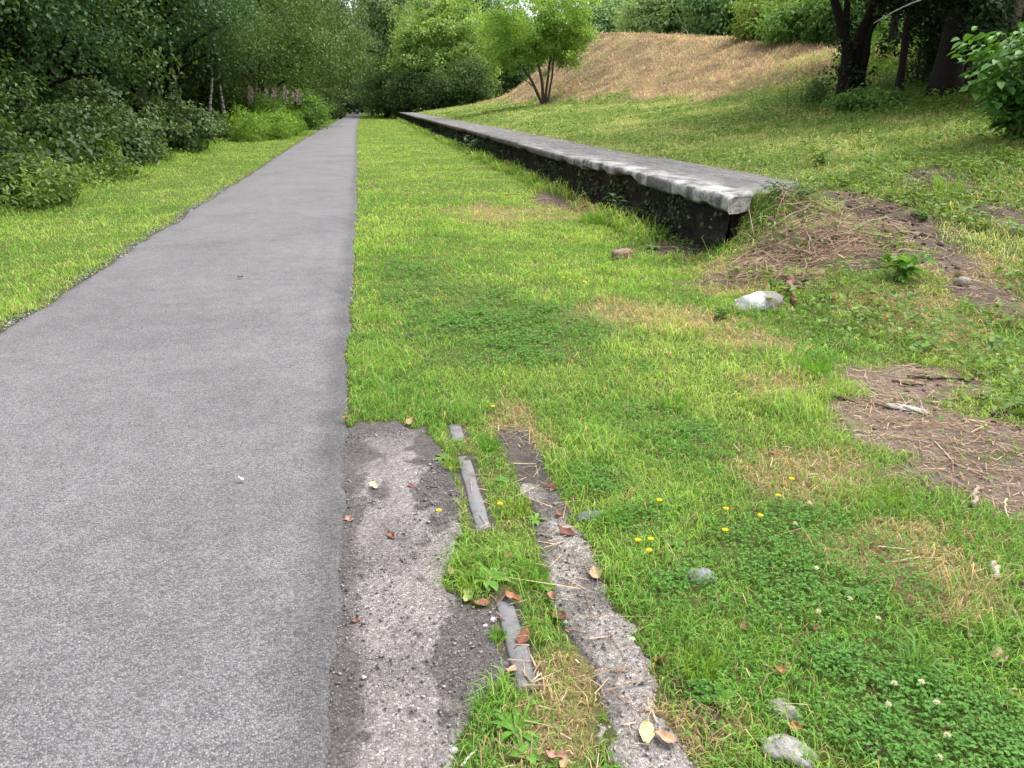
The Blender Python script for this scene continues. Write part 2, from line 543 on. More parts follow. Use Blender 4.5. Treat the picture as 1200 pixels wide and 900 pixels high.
# worn crossing concrete: left slab and right strip, each its own sheet just proud of the soil
def strip_sheet(name, x0, x1, y0, y1, wfun, cfun):
    X, Y = np.meshgrid(np.arange(x0, x1, .010), np.arange(y0, y1, .014))
    w = wfun(X, Y)
    Z = terr(X, Y) - .008 + .015 * ss(.1, .8, w) + .007 * (fbm(X * 22, Y * 22, 733) - .5) * ss(.2, .6, w)
    C = cfun(X, Y, w)
    nx_ = X.shape[1]; i = np.arange(X.shape[0] - 1)[:, None] * nx_ + np.arange(nx_ - 1)[None, :]
    Q = np.stack([i, i + 1, i + 1 + nx_, i + nx_], -1).reshape(-1, 4)
    keep = (w.ravel()[Q].max(1) > .02)
    o = mesh_np(name, np.stack([X, Y, Z], -1).reshape(-1, 3), Q[keep], None, C.reshape(-1, 3), M_cross, None, True)
    return tag(o, kind='structure')


def c_left(X, Y, w):
    n = fbm(X * 5, Y * 4, 741) - .5
    n2 = fbm(X * 17, Y * 14, 747) - .5
    crust = ss(.06, -.02, np.abs(X - (.015 + .03 * np.sin(Y * 2.3))) + n * .5 + n2 * .36 - .105 - .03 * ss(2.2, 1.6, Y))
    crust = crust * ss(-.17, -.09, X + n * .2) * ss(3.55, 3.35, Y) * lerp(.6, 1, ss(.3, .6, fbm(X * 7, Y * 5, 743)))
    dk = lerp(col3(.070, .062, .060), col3(.115, .103, .098), fbm(X * 3, Y * 3, 745)[..., None])
    return dk + (col3(.215, .192, .184) - dk) * np.clip(crust, 0, 1)[..., None]


def c_right(X, Y, w):
    n = fbm(X * 6, Y * 5, 751)[..., None]
    return lerp(col3(.095, .084, .078), col3(.25, .225, .212), ss(.3, .62, n))


strip_sheet('concrete_crossing', -.40, .34, -.2, 3.7, lambda x, y: cross_w(x, y)[0], c_left)
strip_sheet('concrete_strip', .40, .90, -.2, 3.7, lambda x, y: cross_w(x, y)[1] * ss(3.3, 2.4, y + .8 * (fbm(x * 5, y * 3, 755) - .5)), c_right)

# rail, flush in the ground
mb = MB()
ys = np.arange(-.8, 3.62, .05)
w = .028 + .006 * (vn(ys * 7, ys * 0, 761) - .5)
zt = -.005 + .002 * (vn(ys * 3, ys * 0, 763) - .5) - .02 * ss(3.5, 3.62, ys)
xc = .345
rows = []
for dx, dz in ((-1, -.14), (-1, -.004), (-.8, 0), (.8, 0), (1, -.004), (1, -.14)):
    rows.append(np.stack([xc + dx * w, ys, zt + dz], -1))
V = np.stack(rows, 1).reshape(-1, 3)
i = np.arange(len(ys) - 1)[:, None] * 6 + np.arange(5)[None, :]
mb.add(V, np.stack([i, i + 1, i + 7, i + 6], -1).reshape(-1, 4), None)
o = mb.build('old_rail', M_rail)
tag(o, 'dull grey steel rail head sunk in the ground beside the concrete crossing', 'rail')

# ------------------------------------------------------------------ grass
def cam_uv(P):
    d = P - np.array([0, 0, CH])
    xr = d[:, 0] * math.cos(YAW) - d[:, 1] * math.sin(YAW)
    fw = d[:, 0] * math.sin(YAW) + d[:, 1] * math.cos(YAW)
    zc = fw * math.cos(PITCH) - d[:, 2] * math.sin(PITCH)
    yc = fw * math.sin(PITCH) + d[:, 2] * math.cos(PITCH)
    zc = np.maximum(zc, .05)
    return 600 + 900 * xr / zc, 450 - 900 * yc / zc


def scatter(rho0, d0, p, r0, r1, a0=-31, a1=66):
    """points thinning with distance from the viewpoint; density rho0 within d0"""
    out = []
    edges = np.geomspace(r0, r1, 40)
    for a, b in zip(edges[:-1], edges[1:]):
        m = .5 * (a + b); rho = rho0 * min(1, (d0 / m)) ** p
        n = RS.poisson(rho * math.radians(a1 - a0) * .5 * (b * b - a * a))
        r = np.sqrt(RS.uniform(a * a, b * b, n)); th = np.radians(RS.uniform(a0, a1, n))
        out.append(np.stack([r * np.sin(th), r * np.cos(th)], -1))
    p = np.vstack(out)
    u0, v0 = cam_uv(np.column_stack([p, np.zeros(len(p))]))
    u1, v1 = cam_uv(np.column_stack([p, np.full(len(p), 1.6)]))
    out_ = ((u0 < -280) & (u1 < -280)) | ((u0 > 1480) & (u1 > 1480)) | (v1 > 1180)
    inside = (p[:, 0] > edge_l(p[:, 1]) + .02) & (p[:, 0] < edge_r(p[:, 1]) - .02)
    return p[~out_ & ~inside & (p[:, 0] > -16) & (p[:, 0] < 24)]


def blades(P, L, Wd, lean, C, az=None, bend=1.0):
    n = len(P)
    az = RS.uniform(0, 2 * math.pi, n) if az is None else az
    d = np.stack([np.cos(az), np.sin(az), np.zeros(n)], -1)
    s = np.stack([-np.sin(az), np.cos(az), np.zeros(n)], -1)
    rot = RS.uniform(-1.2, 1.2, n)[:, None]
    s = s * np.cos(rot) + d * np.sin(rot)
    L = L[:, None]; Wd = Wd[:, None]; lean = lean[:, None]
    up = np.array([0, 0, 1.0])
    m = P + up * L * .6 * np.sqrt(np.maximum(.05, 1 - lean * lean * .3)) + d * L * .33 * lean
    tip = P + up * L * np.sqrt(np.maximum(.02, 1 - np.minimum(lean, .99) ** 2)) * (1 - .35 * lean * bend) + d * L * lean
    V = np.stack([P - s * Wd * .5, P + s * Wd * .5, m - s * Wd * .42, m + s * Wd * .42, tip], 1).reshape(-1, 3)
    i = np.arange(n)[:, None] * 5
    Q = i + np.array([0, 1, 3, 2]); T = i + np.array([2, 3, 4])
    Cv = np.repeat(C, 5, 0).reshape(n, 5, 3)
    Cv[:, :2] *= .9
    return V, Q, T, Cv.reshape(-1, 3)


def grass_colour(x, y, g, n):
    f = fbm(x / .9, y / .9, 801)[:, None]; f2 = fbm(x / .22, y / .22, 803)[:, None]
    C = lerp(col3(.128, .292, .038), col3(.255, .405, .074), ss(.3, .7, f * .65 + f2 * .35))
    far = ss(3.5, 9, np.hypot(x, y))[:, None] * ((x > -.8) & (x < 4))[:, None]
    C = lerp(C, C * np.array([1.12, 1.12, .95]), far)
    c = g['clover'][:, None]; C = lerp(C, col3(.11, .29, .03), c * .7)
    bank = ss(4.3, 5.2, x)[:, None]
    C = lerp(C, lerp(col3(.215, .31, .085), col3(.38, .44, .17), ss(.35, .65, f)), bank * .8)
    d = np.maximum(np.maximum(g['dry'], g['brown']), .8 * g['pile'])[:, None]
    r = RS.uniform(0, 1, (n, 1))
    straw = lerp(col3(.30, .235, .11), col3(.46, .37, .19), RS.uniform(0, 1, (n, 1)))
    brn = lerp(col3(.215, .152, .105), col3(.44, .34, .235), RS.uniform(0, 1, (n, 1)))
    brn = brn * lerp(.62, 1.2, ss(.3, .65, fbm(x / .7, y / 1.1, 807)))[:, None]
    straw = lerp(straw, brn, g['brown'][:, None])
    C = np.where(r < np.maximum(d * .62, .80 * g['brown'][:, None]) + .09, straw, C)
    C = C * RS.uniform(.72, 1.28, (n, 1))
    return C


xy = scatter(21000, 2.6, 1.75, .7, 115)
x, y = xy[:, 0], xy[:, 1]
g = ground_map(x, y)
er = edge_r(y); elf = edge_l(y)
dens = np.ones(len(x))
dens *= ~((x > elf + .0) & (x < er - .0))
dens *= 1 - np.exp(-np.abs(x - elf) / .09) * .85
dens *= 1 - .97 * ss(.08, .85, g['soil'])
dens *= 1 - .6 * ss(.2, .7, g['pile'])
dens *= 1 - ss(.15, .5, g['cross'])
dens *= 1 - .25 * g['dry']
dens *= 1 - .45 * g['clover']
dens *= 1 - .94 * g['wood']
dens *= 1 - .5 * g['thicket']
dens *= lerp(.55, 1, ss(.25, .5, fbm(x / .3, y / .3, 811)))
dens *= ~((x > 3.36) & (x < 4.72) & (y > 7.3) & (y < 93))
dens *= (x < 22)
patch_turf = (y < 3.5) & (x > .30) & (x < .56)
dens *= np.where(patch_turf, .8, 1)
k = RS.uniform(0, 1, len(x)) < dens
x, y = x[k], y[k]; g = {a: b[k] for a, b in g.items()}
z = terr(x, y)
P = np.stack([x, y, z - .004], -1)
uu, vv = cam_uv(P)
k = (uu > -260) & (uu < 1460) & (vv < 1150)
P = P[k]; x, y, z = x[k], y[k], z[k]; g = {a: b[k] for a, b in g.items()}
n = len(x); d = np.hypot(x, y)
Wd = .0030 * np.maximum(1, d / 3.0) ** .80 * RS.uniform(.7, 1.4, n)
L = RS.gamma(6, .0058, n) * (1 - .15 * ss(3, 8, d) + .25 * ss(12, 30, d))
L *= 1 + 2.6 * ss(2.95, 3.38, x) * (x < 3.45) * (y > 7.0) + 1.0 * ss(-4.0, -5.6, x) + .7 * ss(4.7, 6, x) + .9 * ss(.52, .72, fbm(x / .35, y / .35, 821)) * (d < 14)
L = np.where((x > 3.0) & (x < 3.46) & (y > 8) & (fbm(y * 1.3, x * 3, 827) > .45), RS.uniform(.10, .30, n), L)
L *= 1 - .35 * g['clover']
L = np.where(g['brown'] > .4, L * 2.2, L)
L = np.where((x < .7) & (x > .3) & (y < 3.5), L * .7, L)
lean = RS.beta(3.4, 1.3, n) * .97
flop = RS.uniform(0, 1, n) < .22
lean = np.where(flop, RS.uniform(.80, .97, n), lean); L = np.where(flop, L * 1.7, L)
lean = np.where(g['dry'] > .5, .6 + .38 * lean, lean)
lean = np.where(g['brown'] > .4, .82 + .15 * lean, lean)
C = grass_colour(x, y, g, n)
C = np.where(flop[:, None], C * np.array([1.25, 1.12, 1.3]), C)
V, Q, T, Cv = blades(P, L, Wd, lean, C)
print('grass blades', n)
for nm, sel in (('lawn_grass', (x < 4.7) & (x > -1.5) & (g['brown'] < .3)), ('verge_grass', x <= -1.5), ('bank_grass', (x >= 4.7) | ((g['brown'] >= .3) & (x > -1.5)))):
    if sel.sum() == 0: continue
    s5 = np.repeat(sel, 5); idx = np.cumsum(sel) - 1
    q = (idx[sel][:, None] * 5 + np.array([0, 1, 3, 2])); t = (idx[sel][:, None] * 5 + np.array([2, 3, 4]))
    o = mesh_np(nm, V[s5], q, t, Cv[s5], M_grass)
    tag(o, {'lawn_grass': 'short bright green grass between the path and the stone platform', 'verge_grass': 'bright grass verge between the path and the dark wood', 'bank_grass': 'rough grass and mown brown stalks on the bank and mound'}[nm], 'grass', kind='stuff')

# clover leaflets, three to a stalk
xy = scatter(17000, 2.3, 2.0, .8, 14)
x, y = xy[:, 0], xy[:, 1]; g = ground_map(x, y)
dn = g['clover'] * lerp(.35, 1, ss(.35, .58, fbm(x / .45, y / .45, 835))) * lerp(.25, 1, ss(.35, .6, fbm(x / .12, y / .12, 833))) + .06 * (fbm(x / .5, y / .5, 831) > .55) * (1 - ss(.1, .4, g['soil'] + g['cross'] + g['pile']))
dn = np.where((x > edge_l(y)) & (x < edge_r(y) + .03), 0, dn)
k = RS.uniform(0, 1, len(x)) < dn
x, y = x[k], y[k]; n = len(x); d = np.hypot(x, y)
hz = RS.beta(1.5, 1.5, n) * .045 + .008
P0 = np.stack([x, y, terr(x, y) + hz], -1)
LV, LT, LC = [], [], []; off = 0
base_az = RS.uniform(0, 6.28, n); tilt = RS.normal(0, .25, (n, 2))
for j in range(3):
    az = base_az + j * 2.094 + RS.normal(0, .15, n)
    ax = np.stack([np.cos(az), np.sin(az), RS.uniform(-.15, .35, n)], -1)
    nm = np.stack([tilt[:, 0], tilt[:, 1], np.ones(n)], -1)
    sz = RS.uniform(.0048, .0092, n) * np.maximum(1, d / 2.6) ** .8
    v, q = leaf_quads(P0, ax, nm, sz, sz * .95, .12, .1)
    LV.append(v); LT.append(q + off); off += len(v)
    cc = lerp(col3(.055, .165, .028), col3(.14, .30, .05), RS.uniform(0, 1, (n, 1))) * RS.uniform(.8, 1.2, (n, 1))
    LC.append(np.repeat(cc, 6, 0))
o = mesh_np('clover', np.vstack(LV), np.vstack(LT), None, np.vstack(LC), M_grass)
tag(o, 'dark green clover growing in patches through the short grass', 'clover', kind='stuff')
print('clover', n)

# broad-leaved ground cover on the bank and in the shade of the thicket and the wood edge
xy = scatter(1500, 6, 1.5, 3.5, 60)
x, y = xy[:, 0], xy[:, 1]; g = ground_map(x, y)
f = fbm(x / .8, y / .8, 841)
dn = ss(4.6, 5.4, x) * ss(.42, .58, f) * .8 * (1 - g['brown'] * .96) + g['thicket'] * .9 + .35 * ss(2.6, 3.4, x) * (y < 9) * ss(.45, .6, f)
dn += .8 * ss(-4.8, -5.8, x) * ss(.35, .6, f)
dn += .9 * ss(3.0, 3.3, x) * (x < 3.45) * (y > 7.2) * ss(.4, .6, f)
dn *= 1 - .75 * ss(.3, .9, g['soil']); dn += .55 * g['pile'] * ss(.45, .55, fbm(x / .35, y / .35, 843))
dn *= ~((x > 3.45) & (x < 4.75) & (y > 7.2) & (y < 93)); dn *= x < 20
k = RS.uniform(0, 1, len(x)) < dn
x, y = x[k], y[k]; n = len(x); d = np.hypot(x, y)
th = ground_map(x, y)['thicket']
P0 = np.stack([x, y, terr(x, y) + RS.uniform(.01, .10, n) * (1 + 1.2 * (x < -4) + 1.0 * th)], -1)
az = RS.uniform(0, 6.28, n)
ax = np.stack([np.cos(az), np.sin(az), RS.uniform(-.3, .5, n)], -1); nm = np.stack([RS.normal(0, .4, n), RS.normal(0, .4, n), np.ones(n)], -1)
sz = RS.uniform(.03, .065, n) * np.maximum(1, d / 12) ** .6
v, q = leaf_quads(P0, ax, nm, sz, sz * RS.uniform(.5, .8, n), .15, .2)
cc = lerp(col3(.075, .17, .03), col3(.17, .28, .05), RS.uniform(0, 1, (n, 1))) * RS.uniform(.75, 1.2, (n, 1))
o = mesh_np('ground_cover', v, q, None, np.repeat(cc, 6, 0), M_leaf)
tag(o, 'low broad-leaved weeds spread over the bank and wood edge', 'ground cover', kind='stuff')
print('cover', n)

# dry litter: straw, bits of stalk on bare soil, on the pile and on the mound
xy = scatter(5200, 4, 1.7, 1.2, 75)
x, y = xy[:, 0], xy[:, 1]; g = ground_map(x, y)
dn = .42 * g['soil'] + .55 * g['pile'] + .07 * g['dry'] + .8 * g['brown'] + .10 * ss(.1, .3, g['cross']) * (x > .3)
dn = np.where((x > edge_l(y)) & (x < edge_r(y) + .02), 0, dn); dn *= ~((x > 3.4) & (x < 4.75) & (y > 7.3) & (y < 93))
k = RS.uniform(0, 1, len(x)) < dn
x, y = x[k], y[k]; n = len(x); d = np.hypot(x, y); gp = {a: b[k] for a, b in g.items()}
az = RS.uniform(0, math.pi * 2, n)
az = np.where((gp['pile'] > .4) & (RS.uniform(0, 1, n) < .5), RS.normal(-.5, .7, n), az)
Ls = RS.gamma(2.2, .026, n) * (1 + 1.0 * gp['pile'] + .6 * gp['brown']) ; Ws = RS.gamma(3, .0004, n) + .0005 * np.maximum(1, d / 4) ** .8
dirv = np.stack([np.cos(az), np.sin(az), np.zeros(n)], -1); sv = np.stack([-np.sin(az), np.cos(az), np.zeros(n)], -1)
A = np.stack([x, y, np.zeros(n)], -1); Bp = A + dirv * Ls[:, None]
lift = RS.uniform(.002, .02, n) + gp['pile'] * RS.uniform(0, .05, n)
A[:, 2] = terr(A[:, 0], A[:, 1]) + lift + .02 * gp['soil'] * (fbm(x * 9, y * 9, 603) - .5) + .05 * gp['pile'] * fbm(x * 5, y * 5, 601)
Bp[:, 2] = terr(Bp[:, 0], Bp[:, 1]) + lift * RS.uniform(.4, 1.8, n) + .03 * gp['pile']
hw = sv * Ws[:, None]; ht = np.zeros((n, 3)); ht[:, 2] = Ws * .9
V = np.stack([A - hw, A + hw, A + ht, Bp - hw * .6, Bp + hw * .6, Bp + ht * .6], 1).reshape(-1, 3)
i = np.arange(n)[:, None] * 6
Q = np.stack([i + [0, 2, 5, 3], i + [2, 1, 4, 5]], 1).reshape(-1, 4)
cc = lerp(col3(.17, .105, .065), col3(.48, .36, .24), RS.uniform(0, 1, (n, 1)) ** 2)
cc = lerp(cc, lerp(col3(.23, .165, .11), col3(.46, .36, .25), RS.uniform(0, 1, (n, 1))), gp['brown'][:, None])
o = mesh_np('dry_litter', V, Q, None, np.repeat(cc, 6, 0), M_dry)
tag(o, 'dry brown stalks and straw lying on the bare soil and mound', 'litter', kind='stuff')
print('litter', n)

n = 900
x = np.concatenate([RS.normal(4.1, .6, n // 2), RS.normal(3.3, .7, n // 4), RS.normal(5.2, .9, n - n // 2 - n // 4)])
y = np.concatenate([RS.normal(6.5, .5, n // 2), RS.normal(3.4, .5, n // 4), RS.normal(7.0, 1.2, n - n // 2 - n // 4)])
gg = ground_map(x, y); k = RS.uniform(0, 1, n) < np.maximum(gg['pile'], gg['soil']) * ~((x > 3.36) & (x < 4.8) & (y > 7.2)); x, y = x[k], y[k]; n = len(x)
r = (RS.gamma(2.2, .007, n) + .004) * np.where(y < 4.8, .38, 1)
c0 = np.stack([x, y, terr(x, y) + r * .25], -1)
ico = unit(np.array([[1, 0, 0], [.5, .87, .1], [-.5, .87, 0], [-1, 0, .1], [-.5, -.87, 0], [.5, -.87, .1], [.3, .2, .9], [-.4, -.1, .8], [0, 0, -1.]]))
V = (c0[:, None, :] + ico[None] * r[:, None, None] * RS.uniform(.6, 1.4, (n, 9, 1)) * np.array([1, 1, .7])).reshape(-1, 3)
i = np.arange(n)[:, None] * 9
T = np.concatenate([i + t for t in ([0, 1, 6], [1, 2, 6], [2, 7, 6], [2, 3, 7], [3, 4, 7], [4, 5, 7], [5, 6, 7], [5, 0, 6], [1, 0, 8], [2, 1, 8], [3, 2, 8], [4, 3, 8], [5, 4, 8], [0, 5, 8])], 0)
cc = np.repeat(lerp(col3(.07, .05, .042), col3(.17, .125, .10), RS.uniform(0, 1, (n, 1))), 9, 0)
o = mesh_np('earth_clods', V, None, T, cc, M_stone)
tag(o, 'crumbly clods of earth scattered over the bare soil', 'earth', kind='stuff')

# grit along the path edges and on the crossing
n = 9000
x = np.concatenate([RS.uniform(-.35, .32, n // 2), RS.uniform(.5, .76, n // 6), np.zeros(n // 3)])
y = np.concatenate([RS.uniform(1.1, 3.5, n // 2), RS.uniform(1.1, 3.2, n // 6), RS.uniform(4, 16, n // 3)])
m3 = slice(n // 2 + n // 6, None)
x[m3] = edge_l(y[m3]) + RS.normal(-.03, .05, len(y[m3]))
k = (fbm(x * 4, y * 4, 861) > .42); x, y = x[k], y[k]; n = len(x)
k = np.where(x > -1, np.maximum(cross_w(x, y)[0], cross_w(x, y)[1]) > .3, True); x, y = x[k], y[k]; n = len(x)
r = RS.gamma(3, .0007, n) + .0012; r = np.where(x < -1, r * 2.2, r)
c0 = np.stack([x, y, terr(x, y) + .010 + r * .3], -1)
oct_ = np.array([[1, 0, 0], [0, 1, 0], [-1, 0, 0], [0, -1, 0], [0, 0, .7], [0, 0, -.7]], float)
V = (c0[:, None, :] + oct_[None] * r[:, None, None] * RS.uniform(.6, 1.4, (n, 6, 1))).reshape(-1, 3)
i = np.arange(n)[:, None] * 6
T = np.concatenate([i + t for t in ([0, 1, 4], [1, 2, 4], [2, 3, 4], [3, 0, 4], [1, 0, 5], [2, 1, 5], [3, 2, 5], [0, 3, 5])], 0)
cc = np.repeat(RS.uniform(.08, .42, (n, 1)) ** 1.2 * np.array([1.05, 1, .95]), 6, 0)
o = mesh_np('gravel', V, None, T, cc, M_stone)
tag(o, 'loose grit on the old concrete crossing and path edge', 'gravel', kind='stuff')

# ------------------------------------------------------------------ platform
plat = empty('railway_platform', (3.4, 7.0, 0), 'long abandoned stone railway platform edge with pale concrete coping', 'platform')


def plocal(o):
    o.parent = plat; o.matrix_parent_inverse = plat.matrix_world.inverted()
    o.matrix_parent_inverse = __import__('mathutils').Matrix.Translation((-3.4, -7.0, 0)); return o


def rugged(y, s, f0=.7, g=.78, o=7):
    r = 0.0; a = 1.0; t = 0.0; f = f0
    for i in range(o):
        r += a * (vn(y * f + 13.7 * i + s * 5.1, np.asarray(y) * 0 + s * 3.7 + i, 971 + i) - .5); t += a; a *= g; f *= 2.17
    return r / t


SPALL = ((10.2, .55, .085), (11.3, .25, .05), (13.6, .3, .04), (8.3, .2, .03), (17.3, .6, .05), (22.5, .5, .06), (28, .8, .05), (7.6, .15, .035))


def slab(y0, y1, step, dz, cut=0.0, tint=1.0):
    ys = np.linspace(y0, y1, max(3, int((y1 - y0) / step)))
    n_ = len(ys)
    e = .05 * rugged(ys, 1.0, .45, .8)
    bite = sum(dp * np.maximum(0.0, 1 - np.abs((ys - c_) / w_) ** 1.6) for c_, w_, dp in SPALL) * (1 + 1.8 * rugged(ys, 9.0, 3, .8, 5))
    xf = 3.37 + e + bite * .08
    xb = 4.76 + .12 * rugged(ys, 20., .8, .8)
    th = .125 + .014 * rugged(ys, 31.0, 1.1, .8, 6) - bite * .6 + .035 * ss(12.4, 7.5, ys)
    top = .675 + dz + .012 * rugged(ys, 4., .8, .6) - .02 * np.clip(1 - np.minimum(ys - y0, y1 - ys) / .06, 0, 1)
    jit = lambda s: .034 * rugged(ys, s, 6.1, .95, 4)
    pr = [(xb, top - .16), (xb, top - .012)] + [(xb + (xf + .05 - xb) * t, top - .004 * t * t + .007 * (vn(ys * 5, np.full(n_, t * 8), 917) - .5)) for t in np.linspace(.06, 1, 11)]
    pr += [(xf + .012 + jit(1) * .6, top - .016 + jit(2) * .4), (xf + jit(3), top - .05 + jit(4)), (xf + .002 + jit(5) + bite * .3, top - th * .8), (xf + .015 + jit(6) + bite * 1.0, top - th + jit(7) * .5), (xf + .16, top - th - .01), (xf + .6, top - th)]
    rows = np.stack([np.stack([p[0], p[1]], -1) for p in pr], 1)
    R = np.array(rows); nrow, npf = R.shape[:2]
    Yv = np.repeat(ys[:, None], npf, 1)
    Yv = Yv + cut * np.clip((R[..., 0] - 3.4), 0, 1.4) * np.clip(1 - (Yv - y0) / 1.5, 0, 1)
    V = np.stack([R[..., 0], Yv, R[..., 1]], -1)
    fx = R[..., 0]
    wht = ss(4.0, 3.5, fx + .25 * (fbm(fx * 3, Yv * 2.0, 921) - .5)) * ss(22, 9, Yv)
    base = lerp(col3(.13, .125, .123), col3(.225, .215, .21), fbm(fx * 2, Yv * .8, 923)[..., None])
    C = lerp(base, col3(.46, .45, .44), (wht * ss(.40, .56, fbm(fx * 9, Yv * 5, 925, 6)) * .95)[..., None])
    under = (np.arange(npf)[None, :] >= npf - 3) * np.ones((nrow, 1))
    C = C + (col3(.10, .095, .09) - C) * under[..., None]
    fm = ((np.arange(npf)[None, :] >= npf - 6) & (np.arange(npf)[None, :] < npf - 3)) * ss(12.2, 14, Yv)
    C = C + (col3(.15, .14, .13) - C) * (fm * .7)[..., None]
    i = np.arange(nrow - 1)[:, None] * npf + np.arange(npf - 1)[None, :]
    Q = np.stack([i, i + npf, i + npf + 1, i + 1], -1).reshape(-1, 4)
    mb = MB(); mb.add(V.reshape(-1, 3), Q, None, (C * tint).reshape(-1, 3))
    # broken ends
    for r_, flip in ((0, 1), (nrow - 1, -1)):
        ring = V[r_]; cpt = ring.mean(0); cpt[1] += -.03 * flip
        Vv = np.vstack([ring, cpt]); t = [((a, a + 1, npf) if flip > 0 else (a + 1, a, npf)) for a in range(npf - 1)]
        t.append((npf - 1, 0, npf) if flip > 0 else (0, npf - 1, npf))
        mb.add(Vv, None, t, col3(.27, .255, .24) * (1.2 if r_ == 0 else .6))
    return plocal(mb.build('coping_slab', M_cop, None, True))


ycur = 7.0
lens = [5.4, 5.5, 6.5, 6.5, 7, 7, 8, 8, 8, 8, 8, 8]
for kk, ln in enumerate(lens):
    y1 = min(ycur + ln, 92)
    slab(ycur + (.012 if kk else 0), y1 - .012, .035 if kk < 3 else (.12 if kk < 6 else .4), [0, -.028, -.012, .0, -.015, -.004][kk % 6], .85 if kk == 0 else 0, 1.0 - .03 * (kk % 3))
    ycur = y1
    if y1 >= 92: break

# wall under the coping
ys = spaced([(7.25, 14, .06), (14, 30, .15), (30, 91.8, .6)]); zs = np.linspace(-.12, .56, 15)
Yw, Zw = np.meshgrid(ys, zs, indexing='ij')
Xw = 3.53 + .13 * (fbm(Yw * 4, Zw * 7, 931, 5) - .5) + .035 * (np.floor(vn(np.floor(Yw / .3) * 7.1, np.floor(Zw / .13) * 3.3, 933) * 4) / 4 - .4)
n2 = len(zs)
mb = MB(); i = np.arange(len(ys) - 1)[:, None] * n2 + np.arange(n2 - 1)[None, :]
mb.add(np.stack([Xw, Yw, Zw], -1).reshape(-1, 3), np.stack([i, i + 1, i + 1 + n2, i + n2], -1).reshape(-1, 4))
bx = [(3.53, 7.25, -.12), (3.53, 7.25, .56), (4.4, 7.9, .56), (4.4, 7.9, -.12)]
mb.add(np.array(bx), [(0, 1, 2, 3)])
bx = [(3.53, 91.8, -.12), (3.53, 91.8, .56), (4.4, 91.8, .56), (4.4, 91.8, -.12)]
mb.add(np.array(bx), [(3, 2, 1, 0)])
plocal(mb.build('stone_wall', M_wall))

# ivy and small weeds rooted on the wall
n = 8000
y = 7.3 + RS.beta(1.0, 2.4, n) * 50; 
zz = RS.beta(1.2, 1.2, n) * .6
cl = fbm(y * 1.3, zz * 4, 941)
k = RS.uniform(0, 1, n) < ss(.42, .62, cl) + .12
y, zz = y[k], zz[k]; n = len(y); d = y
P0 = np.stack([3.50 - RS.gamma(2, .018, n) - .10 * ss(.2, 0, zz) * RS.uniform(0, 1, n), y, zz], -1)
ax = np.stack([RS.normal(-.5, .4, n), RS.normal(0, .7, n), RS.normal(-.6, .4, n)], -1); nm = np.stack([-np.ones(n), RS.normal(0, .5, n), RS.uniform(0, .8, n)], -1)
sz = RS.uniform(.025, .06, n) * np.maximum(1, d / 16) ** .7
v, q = leaf_quads(P0, ax, nm, sz, sz * .8, .15, .25)
cc = lerp(col3(.02, .032, .014), col3(.16, .20, .10), RS.uniform(0, 1, (n, 1)) ** 3)
o = mesh_np('ivy', v, q, None, np.repeat(cc, 6, 0), M_gloss)
tag(o, 'dark ivy leaves clinging to the sooty platform wall', 'ivy', kind='stuff')

# ------------------------------------------------------------------ trees and shrubs
def bez(a, b, c, n):
    t = np.linspace(0, 1, n)[:, None]
    return a * (1 - t) ** 2 + 2 * b * t * (1 - t) + c * t * t


